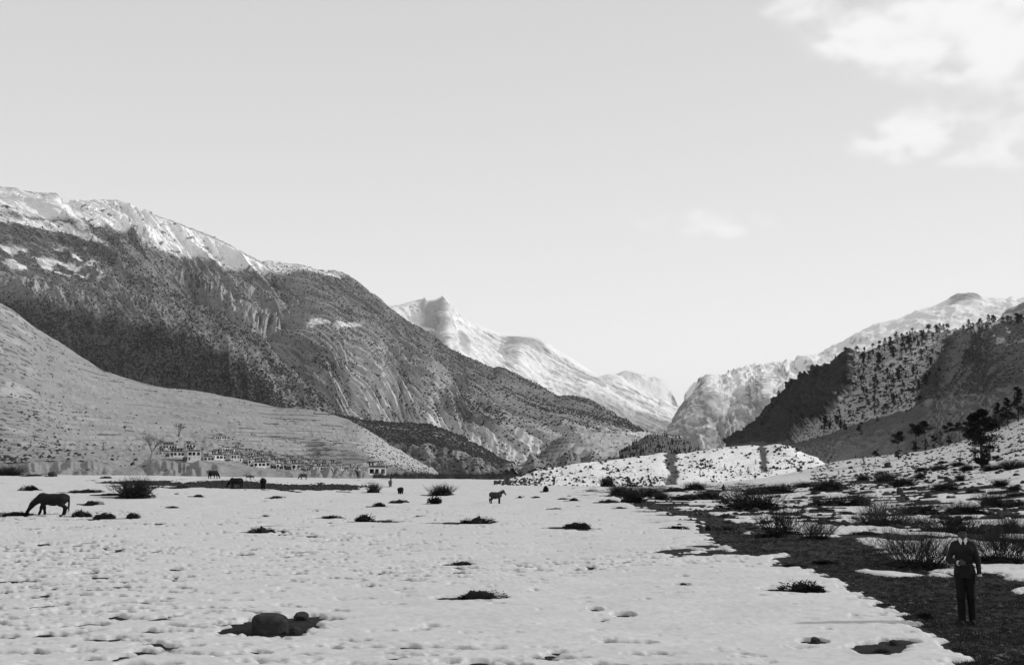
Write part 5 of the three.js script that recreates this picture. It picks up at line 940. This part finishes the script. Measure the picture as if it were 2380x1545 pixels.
// terrace walls on the pale hillside
{
  const r = rng(411), wallDark = mat(0.11);
  for (let i = 0; i < 120; i++) {
    const v = lerp(0.44, 0.97, Math.pow(r(), 0.9)), px0 = lerp(lerp(230, 120, v), lerp(860, 740, v), r() < 0.4 ? 0.75 + 0.25 * r() : r()), u0 = (px0 - slope.x0) / (slope.x1 - slope.x0), len = lerp(0.008, 0.12, r() ** 3) , pos = [];
    const a0 = slope.atUV(u0, v); let vv = v; const line = [];
    for (let k = 0; k <= 8; k++) { const u = u0 + len * k / 8; if (u > 0.86) break; for (let n = 0; n < 6; n++) { const y = slope.atUV(u, vv).y - a0.y - 0.15 * k * 0.2; vv = clamp(vv - y * 0.0012, 0.42, 0.99); } line.push(slope.atUV(u, vv)); }
    if (line.length < 4) continue;
    const H = 0.25 + 1.0 * r() * r(), th = 0.35;
    line.forEach((p, k) => { if (!k) return; const q = line[k - 1], j = (m) => 0.85 + 0.3 * noise(i * 3.1 + m, 4.2), h0 = H * j(k - 1), h1 = H * j(k); const c = [[q.x, q.y - 0.4, q.z + th], [p.x, p.y - 0.4, p.z + th], [p.x, p.y + h1, p.z + th * 0.7], [q.x, q.y + h0, q.z + th * 0.7], [p.x, p.y + h1, p.z - th * 0.7], [q.x, q.y + h0, q.z - th * 0.7], [p.x, p.y - 0.4, p.z - th], [q.x, q.y - 0.4, q.z - th]]; for (const [A, B, C, D] of [[0, 1, 2, 3], [3, 2, 4, 5], [5, 4, 6, 7]]) for (const n of [A, B, C, A, C, D]) pos.push(...c[n]); });
    const g = top(new THREE.Group(), 'terrace_wall'); tag(g, 'low dark stone wall edging a field terrace on the pale hillside', 'terrace wall', 'terrace walls on the pale hillside'); const m = new THREE.Mesh(soup(pos), wallDark); m.name = 'masonry'; m.castShadow = m.receiveShadow = true; g.add(m);
  }
}
{   // dark thicket along the far edge of the plain, and tufts on the bare strips
  const r = rng(421), list = [];
  for (let i = 0; i < 620; i++) { const px = lerp(872, 1215, r()), d = lerp(305, 372, r()), y = 1.6 + 0.6 * smooth(300, 340, d); list.push([(px - CX) / FOCAL * d, y, -d, 0.8 + 0.9 * r(), 0.7 + 1.2 * r() * r()]); }
  const g = twigs(431, 30, 2, 0.022); scatter('thicket', 'dark leafless thicket along the far edge of the snowy plain', 'thicket', g, mat(0.06), list);
  const low = []; for (let i = 0; i < 500; i++) { const px = lerp(872, 1215, r()), d = lerp(305, 372, r()); low.push([(px - CX) / FOCAL * d, 1.6 + 0.6 * smooth(300, 340, d), -d, 0.6 + 0.7 * r(), 0.8]); }
  scatter('undergrowth', 'dark undergrowth of the thicket along the far edge of the plain', 'undergrowth', bushLump, scrubDark, low);
  const tufts = []; for (let i = 0; i < 2600; i++) { const p = floorSpot(lerp(232, 900, r()), lerp(1115, 1141, r())); if (snowDepth(p.x, p.z) < -0.01) tufts.push([p.x, floorY(p.x, p.z), p.z, 0.10 + 0.22 * r() * r(), 0.7]); }
  for (let i = 0; i < 6000; i++) { const p = floorSpot(lerp(1400, 2480, r()), lerp(1122, 1260, r())); if (p.z < -52 && snowDepth(p.x, p.z) < -0.005) tufts.push([p.x, floorY(p.x, p.z), p.z, 0.06 + 0.2 * r() * r(), 0.6 + 0.5 * r()]); }
  scatter('tussocks', 'dark tussocks on the bare ground between the snow patches', 'tussocks', bushLump, scrubDark, tufts);
}
// ---------------------------------------------------------------- bodies: one smooth skin over a jointed skeleton
function skin(bones, lo, hi, cell, blend, shade) {   // bones: [[x,y,z,r],[x,y,z,r]], joined with a smooth minimum
  const size = Math.max(hi[0] - lo[0], hi[1] - lo[1], hi[2] - lo[2]) * 1.06, n = Math.ceil(size / cell) + 3, c = [0, 1, 2].map((k) => (lo[k] + hi[k]) / 2), half = size / 2;
  const mc = new MarchingCubes(n, new THREE.MeshStandardMaterial(), false, false, 200000), hs = n / 2, at = (i, k) => (i - hs) / hs * half + c[k];
  const B = bones.map(([a, b]) => ({ a, b, d: [b[0] - a[0], b[1] - a[1], b[2] - a[2]], L: (b[0] - a[0]) ** 2 + (b[1] - a[1]) ** 2 + (b[2] - a[2]) ** 2 + 1e-9 }));
  const field = (x, y, z) => { let m = 1e3; for (const { a, b, d, L } of B) { const px = x - a[0], py = y - a[1], pz = z - a[2], t = clamp((px * d[0] + py * d[1] + pz * d[2]) / L), e = Math.hypot(px - t * d[0], py - t * d[1], pz - t * d[2]) - (a[3] + (b[3] - a[3]) * t), h = clamp(0.5 + 0.5 * (m - e) / blend); m = lerp(m, e, h) - blend * h * (1 - h); } return m; };
  for (let k = 0; k < n; k++) for (let j = 0; j < n; j++) for (let i = 0; i < n; i++) mc.field[k * n * n + j * n + i] = -field(at(i, 0), at(j, 1), at(k, 2));
  mc.isolation = 0; mc.update();
  const m = mc.count, pos = new Float32Array(m * 3), col = new Float32Array(m * 3);
  for (let i = 0; i < m; i++) { for (let k = 0; k < 3; k++) pos[i * 3 + k] = mc.positionArray[i * 3 + k] * half + c[k]; const s = shade ? shade(pos[i * 3], pos[i * 3 + 1], pos[i * 3 + 2]) : 0.1; col[i * 3] = col[i * 3 + 1] = col[i * 3 + 2] = s; }
  let g = new THREE.BufferGeometry(); g.setAttribute('position', new THREE.BufferAttribute(pos, 3)); g.setAttribute('color', new THREE.BufferAttribute(col, 3)); g = mergeVertices(g, 1e-4); g.computeVertexNormals(); return g;
}
// a shaggy hill pony, 1.3 m at the withers, facing +x
function pony(head, tone, seed) {
  const graze = head === 'graze', legs = [];
  for (const s of [-1, 1]) {
    const f = s * 0.04 + (graze ? (s > 0 ? 0.10 : -0.06) : 0), h = s > 0 ? 0.10 : -0.07;
    legs.push([[0.40, 0.84, s * 0.15, 0.155], [0.40 + f, 0.44, s * 0.14, 0.085]], [[0.40 + f, 0.44, s * 0.14, 0.08], [0.40 + f * 1.5, 0.13, s * 0.14, 0.058]], [[0.40 + f * 1.5, 0.13, s * 0.14, 0.06], [0.43 + f * 1.6, 0.02, s * 0.14, 0.058]]);
    legs.push([[-0.58, 0.92, s * 0.15, 0.23], [-0.46 + h * 0.4, 0.66, s * 0.16, 0.155]], [[-0.46 + h * 0.4, 0.66, s * 0.16, 0.13], [-0.72 + h, 0.44, s * 0.15, 0.085]], [[-0.72 + h, 0.44, s * 0.15, 0.08], [-0.68 + h, 0.13, s * 0.15, 0.06]], [[-0.68 + h, 0.13, s * 0.15, 0.047], [-0.64 + h, 0.02, s * 0.15, 0.058]]);
  }
  const trunk = [[[-0.56, 0.99, 0, 0.29], [-0.1, 0.92, 0, 0.355]], [[-0.1, 0.90, 0, 0.365], [0.36, 0.95, 0, 0.32]], [[0.36, 1.06, 0, 0.24], [0.52, 0.92, 0, 0.22]], [[-0.68, 1.02, 0, 0.22], [-0.5, 1.09, 0, 0.21]]];
  const neck = graze ? [[[0.48, 1.08, 0, 0.24], [0.92, 0.66, 0, 0.165]], [[0.92, 0.66, 0, 0.125], [1.00, 0.52, 0, 0.12]], [[1.00, 0.52, 0, 0.125], [1.18, 0.20, 0, 0.075]], [[1.18, 0.20, 0, 0.075], [1.23, 0.11, 0, 0.068]]]
    : [[[0.46, 1.08, 0, 0.24], [0.86, 1.31, 0, 0.165]], [[0.86, 1.33, 0, 0.13], [0.95, 1.36, 0, 0.12]], [[0.95, 1.35, 0, 0.125], [1.17, 1.06, 0, 0.075]], [[1.17, 1.06, 0, 0.075], [1.22, 0.99, 0, 0.066]]];
  const shade = (x, y, z) => clamp((tone + tone * 0.35 * fbm(x * 4 + seed, y * 5 + z * 3, 3)) * (y < 0.42 ? 0.6 : 1) * (y < 0.06 ? 0.6 : 1), 0.008, 0.6);
  return skin([...trunk, ...neck, ...legs], [-1.0, -0.04, -0.42], [1.32, 1.55, 0.42], 0.024, 0.06, shade);
}
function ponyParts(head) {
  const graze = head === 'graze', r = rng(graze ? 3 : 4), mane = [], tail = [], cone = [];
  const a = graze ? V(0.40, 1.30, 0) : V(0.42, 1.30, 0), b = graze ? V(1.0, 0.66, 0) : V(0.92, 1.49, 0);
  for (let i = 0; i < 130; i++) { const t = r(), p = a.clone().lerp(b, t); mane.push([p.x + (r() - 0.5) * 0.05, p.y + 0.02, (r() - 0.5) * 0.10, (r() - 0.5) * 0.3, -0.5 + (r() < 0.3 ? 1 : 0), (r() - 0.5) * 1.6, 0.16 + 0.1 * r(), 0.016, 0.014]); }
  for (let i = 0; i < 30; i++) { const p = graze ? V(1.0, 0.62, 0) : V(0.98, 1.46, 0); mane.push([p.x, p.y, (r() - 0.5) * 0.08, 0.5, -0.7, (r() - 0.5) * 0.5, 0.16, 0.015, 0.014]); }
  for (let i = 0; i < 160; i++) tail.push([-0.84 - 0.05 * r(), 1.02 - 0.5 * r() * r(), (r() - 0.5) * 0.12, -0.06 * r() + 0.02, -1, (r() - 0.5) * 0.25, 0.38 + 0.2 * r(), 0.03, 0.014]);
  const ears = [-1, 1].map((s) => { const g = new THREE.ConeGeometry(0.038, 0.15, 7); g.rotateX(s * 0.25); if (graze) g.rotateZ(0.9); g.translate(graze ? 0.93 : 0.93, graze ? 0.72 : 1.50, s * 0.075); return g; });
  void cone; return { mane: blades(mane), tail: blades(tail), ears };
}
const PP = { graze: ponyParts('graze'), up: ponyParts('up') };
const PG = { dark: pony('graze', 0.017, 1), grey: pony('graze', 0.06, 2), black: pony('graze', 0.012, 3), dun: pony('up', 0.032, 4), pale: pony('up', 0.13, 5), darkUp: pony('up', 0.018, 6) };
function addPony(body, head, label, x, y, tall, turn, s3) {   // tall: height of the back in the picture
  const p = floorSpot(x, y), k = tall * -p.z / FOCAL / 1.3; p.y = floorY(p.x, p.z) + Math.max(0, snowDepth(p.x, p.z)) * 0.3;
  const g = thing('pony', label, 'pony', undefined, p, turn, s3 ? s3.map((q) => q * k) : k);
  part(g, 'body', PG[body], M.coat); part(g, 'mane', PP[head].mane, M.juniper); part(g, 'tail', PP[head].tail, M.juniper);
  for (const e of PP[head].ears) part(g, 'ear', e, mat(body === 'pale' ? 0.2 : body === 'dun' ? 0.025 : 0.015));
  return g;
}
addPony('dark', 'graze', 'large dark pony grazing with its head down to the left, nearest of the herd', 117, 1197, 49, Math.PI, [1.22, 1, 1.05]);
addPony('dun', 'up', 'greyish pony standing side-on to the right with its head up', 1153, 1171.5, 27.5, 0.05, [0.86, 1, 1]);
addPony('black', 'graze', 'black pony grazing before the fluted bluff, at the left end of the distant herd', 495, 1113, 19, 0.9);
addPony('dark', 'graze', 'dark pony grazing side-on at the dark strip of bare ground', 547, 1135, 24, Math.PI - 0.3, [1.1, 1, 1.1]);
addPony('black', 'graze', 'black pony seen from behind at the right end of the dark strip', 610, 1135.5, 24, Math.PI / 2 + 0.35);
addPony('grey', 'graze', 'small grey pony grazing at the foot of the bluff under the village', 704, 1114.5, 13.5, Math.PI - 0.2);
addPony('pale', 'up', 'pale pony facing the camera near the white end house', 907, 1132, 16, -Math.PI / 2 + 0.2, [0.8, 1, 1]);
addPony('black', 'graze', 'black shaggy pony seen from behind, crouched low in mid meadow', 931, 1149, 16, Math.PI / 2 - 0.25, [0.8, 1, 1.45]);
addPony('darkUp', 'up', 'distant dark pony facing the camera beside the largest dark thicket', 1682, 1143, 14, -Math.PI / 2 - 0.15);
{ // two small goats beyond the dark strip
  const gg = skin([[[-0.26, 0.52, 0, 0.14], [0.24, 0.52, 0, 0.15]], [[0.28, 0.58, 0, 0.10], [0.44, 0.72, 0, 0.07]], [[0.44, 0.72, 0, 0.075], [0.60, 0.62, 0, 0.045]], ...[[0.24, 0.09], [0.24, -0.09], [-0.26, 0.09], [-0.26, -0.09]].flatMap(([x, z]) => [[[x, 0.5, z, 0.075], [x + (x < 0 ? -0.05 : 0.01), 0.26, z, 0.038]], [[x + (x < 0 ? -0.05 : 0.01), 0.26, z, 0.034], [x, 0.02, z, 0.03]]])], [-0.45, -0.03, -0.25], [0.7, 0.85, 0.25], 0.02, 0.04, (x, y) => (y < 0.3 ? 0.4 : 0.05));
  for (const [x, label, t] of [[576, 'small goat with pale legs beyond the dark strip, left of a pair', 0.2], [585, 'small goat with pale legs beyond the dark strip, right of a pair', 2.9]]) { const p = floorSpot(x, 1114.5), g = thing('goat', label, 'goat', undefined, p, t, 9.5 * -p.z / FOCAL / 0.7); part(g, 'body', gg, M.coat); for (const s of [-1, 1]) { const h = new THREE.ConeGeometry(0.02, 0.18, 5); h.rotateZ(0.5); h.translate(0.40, 0.86, s * 0.04); part(g, 'horn', h, M.bark); } }
}

// ---------------------------------------------------------------- people
// shoulder frame: x to the figure's left as seen by the camera's right; the figure looks along +z
function finger(list, p, dir, curl, L, r0) { let q = p.clone(), d = dir.clone().normalize(); for (let i = 0; i < 3; i++) { const e = q.clone().addScaledVector(d, L * [0.42, 0.33, 0.25][i]); list.push([[q.x, q.y, q.z, r0 * (1 - i * 0.12)], [e.x, e.y, e.z, r0 * (0.9 - i * 0.12)]]); q = e; d.add(curl).normalize(); } }
function hand(wrist, down, side, curl, thumbSide) {   // palm and five fingers hanging along "down"
  const list = [], palm = wrist.clone().addScaledVector(down, 0.085);
  for (let i = 0; i < 4; i++) { const o = side.clone().multiplyScalar((i - 1.5) * 0.020), a = wrist.clone().addScaledVector(down, 0.015).addScaledVector(o, 0.7), b = palm.clone().add(o); list.push([[a.x, a.y, a.z, 0.016], [b.x, b.y, b.z, 0.0125]]); finger(list, b, down, curl, [0.068, 0.078, 0.072, 0.056][i], 0.0088); }
  const t0 = wrist.clone().addScaledVector(down, 0.03).addScaledVector(side, -0.026 * thumbSide); finger(list, t0, down.clone().addScaledVector(side, -0.7 * thumbSide), curl.clone().multiplyScalar(0.6), 0.062, 0.0105);
  return list;
}
{
  const at = floorSpot(2250, 1452); at.y = floorY(at.x, at.z) - 0.01;
  const H = 222 * -at.z / FOCAL, k = H / 1.72, face = Math.atan2(-at.x, -at.z) * 1 + 0.0;
  const g = thing('person', 'person in dark jacket and trousers with white collar, walking toward the camera on the path', 'person', undefined, at, face, [k * 0.84, k, k * 0.9]);
  const rs = V(-0.185, 1.375, 0.0), re = V(-0.30, 1.13, 0.04), rw = V(-0.115, 1.085, 0.22), ls = V(0.185, 1.375, 0), le = V(0.265, 1.12, -0.02), lw = V(0.285, 0.875, 0.05);
  const B = [[[0, 1.10, 0, 0.125], [0, 1.28, 0.01, 0.15]], [[-0.07, 1.14, 0, 0.11], [0.07, 1.14, 0, 0.11]], [[-0.09, 1.30, 0.01, 0.125], [0.09, 1.30, 0.01, 0.125]], [[-0.12, 1.385, 0, 0.072], [0.12, 1.385, 0, 0.072]], [[0, 1.44, -0.01, 0.07], [-0.15, 1.385, 0, 0.06]], [[0, 1.44, -0.01, 0.07], [0.15, 1.385, 0, 0.06]], [[-0.07, 0.97, 0, 0.125], [0.07, 0.97, 0, 0.125]], [[-0.08, 0.90, 0, 0.12], [0.08, 0.90, 0, 0.12]],
    [[0, 1.42, -0.01, 0.06], [0, 1.54, 0.01, 0.052]],
    [[rs.x, rs.y, rs.z, 0.07], [re.x, re.y, re.z, 0.058]], [[re.x, re.y, re.z, 0.056], [rw.x, rw.y, rw.z, 0.042]], [[ls.x, ls.y, ls.z, 0.07], [le.x, le.y, le.z, 0.058]], [[le.x, le.y, le.z, 0.056], [lw.x, lw.y, lw.z, 0.042]],
    [[-0.095, 0.90, 0, 0.118], [-0.10, 0.50, 0.05, 0.085]], [[-0.10, 0.50, 0.05, 0.085], [-0.095, 0.10, 0.02, 0.072]], [[0.095, 0.90, 0, 0.118], [0.10, 0.50, 0.0, 0.085]], [[0.10, 0.50, 0.0, 0.085], [0.105, 0.10, -0.10, 0.072]],
    [[-0.095, 0.055, 0.0, 0.05], [-0.105, 0.04, 0.15, 0.04]], [[0.105, 0.055, -0.12, 0.05], [0.115, 0.04, 0.03, 0.04]]];
  const wool = (x, y, z) => (y < 0.085 ? 0.012 : y < 0.90 ? 0.011 + 0.004 * noise(x * 30, y * 30 + z * 20) : y > 1.47 && Math.hypot(x, z) < 0.09 ? 0.05 : 0.018 + 0.006 * noise(x * 30, y * 30 + z * 20));
  const body = skin(B, [-0.42, -0.02, -0.25], [0.42, 1.62, 0.32], 0.0155, 0.03, wool);
  const hb = [[[0, 1.585, -0.015, 0.088], [0, 1.63, -0.02, 0.092]], [[0, 1.55, 0.03, 0.066], [0, 1.505, 0.055, 0.042]], [[0, 1.52, 0.06, 0.032], [0, 1.50, 0.062, 0.028]], [[0, 1.60, 0.074, 0.012], [0, 1.563, 0.098, 0.014]], [[-0.035, 1.605, 0.062, 0.018], [0.035, 1.605, 0.062, 0.018]], [[-0.085, 1.585, -0.01, 0.012], [-0.090, 1.555, -0.005, 0.010]], [[0.085, 1.585, -0.01, 0.012], [0.090, 1.555, -0.005, 0.010]], [[-0.02, 1.532, 0.082, 0.009], [0.02, 1.532, 0.082, 0.009]], [[0, 1.45, -0.005, 0.052], [0, 1.55, -0.005, 0.056]]];
  const headG = skin(hb, [-0.12, 1.40, -0.13], [0.12, 1.74, 0.13], 0.0055, 0.018, (x, y, z) => { const eye = Math.hypot(Math.abs(x) - 0.033, (y - 1.588) * 1.8, 0) < 0.014 && z > 0.04, mouth = Math.abs(y - 1.532) < 0.004 && Math.abs(x) < 0.022 && z > 0.06; return eye || mouth ? 0.012 : 0.05; });
  const hands = skin([...hand(rw, V(0.86, 0.05, 0.45).normalize(), V(0.05, 1, 0).normalize(), V(0.05, -0.1, -0.75), -1)], [-0.20, 0.95, 0.12], [0.16, 1.22, 0.42], 0.0042, 0.008, () => 0.06);
  const hands2 = skin([...hand(lw, V(0.06, -1, 0.06).normalize(), V(0.15, 0, 1).normalize(), V(-0.35, 0.1, 0), -1)], [0.18, 0.62, -0.08], [0.38, 0.92, 0.20], 0.0042, 0.008, () => 0.06);
  part(g, 'body', mergeGeometries([body, headG, hands, hands2]), M.coat);
  const hair = skin([[[0, 1.63, -0.035, 0.098], [0, 1.655, -0.015, 0.096]], [[0, 1.60, -0.06, 0.088], [0, 1.56, -0.06, 0.07]], [[-0.05, 1.68, 0.055, 0.036], [0.05, 1.685, 0.055, 0.036]], [[-0.086, 1.63, 0.0, 0.028], [-0.086, 1.60, -0.01, 0.022]], [[0.086, 1.63, 0.0, 0.028], [0.086, 1.60, -0.01, 0.022]]], [-0.14, 1.46, -0.18], [0.14, 1.78, 0.12], 0.007, 0.02, (x, y, z) => 0.012 + 0.004 * noise(x * 60, y * 30 + z * 60));
  part(g, 'hair', hair, M.coat);
  for (const s of [-1, 1]) { const sh = new THREE.Shape(); const at2 = [[0.004, 0.03], [0.074, 0.06], [0.078, -0.005], [0.040, -0.075]].map(([x, y]) => [x * s, y]); if (s > 0) at2.reverse(); at2.forEach(([x, y], n) => (n ? sh.lineTo(x, y) : sh.moveTo(x, y))); sh.closePath(); const c = new THREE.ExtrudeGeometry(sh, { depth: 0.006, bevelEnabled: true, bevelSize: 0.003, bevelThickness: 0.003, bevelSegments: 2 }); c.rotateX(-0.45); c.translate(s * 0.002, 1.462, 0.088); part(g, 'collar', c, mat(0.62, { side: THREE.DoubleSide })); }
  const cuff = (w, e) => { const d = V(0, 0, 0).subVectors(w, e).normalize(), c = new THREE.CylinderGeometry(0.043, 0.046, 0.036, 16, 1); c.applyQuaternion(new THREE.Quaternion().setFromUnitVectors(UPV, d)); const p = w.clone().addScaledVector(d, 0.012); c.translate(p.x, p.y, p.z); part(g, 'cuff', c, mat(0.42)); };
  cuff(rw, re); cuff(lw, le);
  const hem = new THREE.CylinderGeometry(0.172, 0.186, 0.22, 28, 6, true); hem.scale(1.08, 1, 0.78); hem.translate(0, 0.93, 0.0); part(g, 'jacket_skirt', hem, mat(0.018, { side: THREE.DoubleSide }));
}
{ // distant figure among the scrub at the foot of the moraine, both arms raised
  const at = floorSpot(1288, 1128); at.y = floorY(at.x, at.z); const k = 23 * -at.z / FOCAL / 1.95;
  const g = thing('person', 'small dark figure with both arms raised, standing in scrub at the moraine foot', 'person', undefined, at, 0.1, k);
  const B = [[[0, 1.02, 0, 0.17], [0, 1.36, 0, 0.19]], [[-0.12, 1.40, 0, 0.10], [0.12, 1.40, 0, 0.10]], [[0, 1.42, 0, 0.07], [0, 1.54, 0, 0.06]], [[0, 1.60, 0, 0.105], [0, 1.66, 0, 0.10]], [[-0.18, 1.40, 0, 0.085], [-0.36, 1.58, 0.02, 0.06]], [[-0.36, 1.58, 0.02, 0.06], [-0.27, 1.84, 0.04, 0.05]], [[0.18, 1.40, 0, 0.085], [0.36, 1.56, 0.02, 0.06]], [[0.36, 1.56, 0.02, 0.06], [0.24, 1.84, 0.04, 0.05]], [[-0.09, 0.95, 0, 0.14], [-0.19, 0.5, 0.02, 0.09]], [[-0.19, 0.5, 0.02, 0.09], [-0.25, 0.06, 0, 0.07]], [[0.09, 0.95, 0, 0.14], [0.12, 0.5, 0.02, 0.09]], [[0.12, 0.5, 0.02, 0.09], [0.13, 0.06, 0, 0.07]], [[-0.25, 0.05, 0, 0.06], [-0.27, 0.04, 0.12, 0.05]], [[0.13, 0.05, 0, 0.06], [0.14, 0.04, 0.12, 0.05]],
    ...[-1, 1].flatMap((s) => { const l = []; for (let i = 0; i < 4; i++) finger(l, V(s * 0.255 + (i - 1.5) * 0.022, 1.90, 0.04), V(0.1 * (i - 1.5), 1, 0), V(0, -0.2, 0.3), 0.08, 0.014); finger(l, V(s * 0.215, 1.87, 0.04), V(-s, 0.6, 0), V(0, 0.2, 0.2), 0.06, 0.014); return l; })];
  part(g, 'body', skin(B, [-0.5, -0.03, -0.25], [0.5, 2.05, 0.25], 0.022, 0.03, (x, y) => (y > 1.82 || (y > 1.55 && y < 1.63 && Math.abs(x) < 0.1) ? 0.08 : 0.02)), M.coat);
  const h = new THREE.SphereGeometry(0.118, 16, 10, 0, 6.3, 0, 1.7); h.translate(0, 1.65, -0.02); part(g, 'hair', h, M.black);
}
renderer.render(scene, camera);
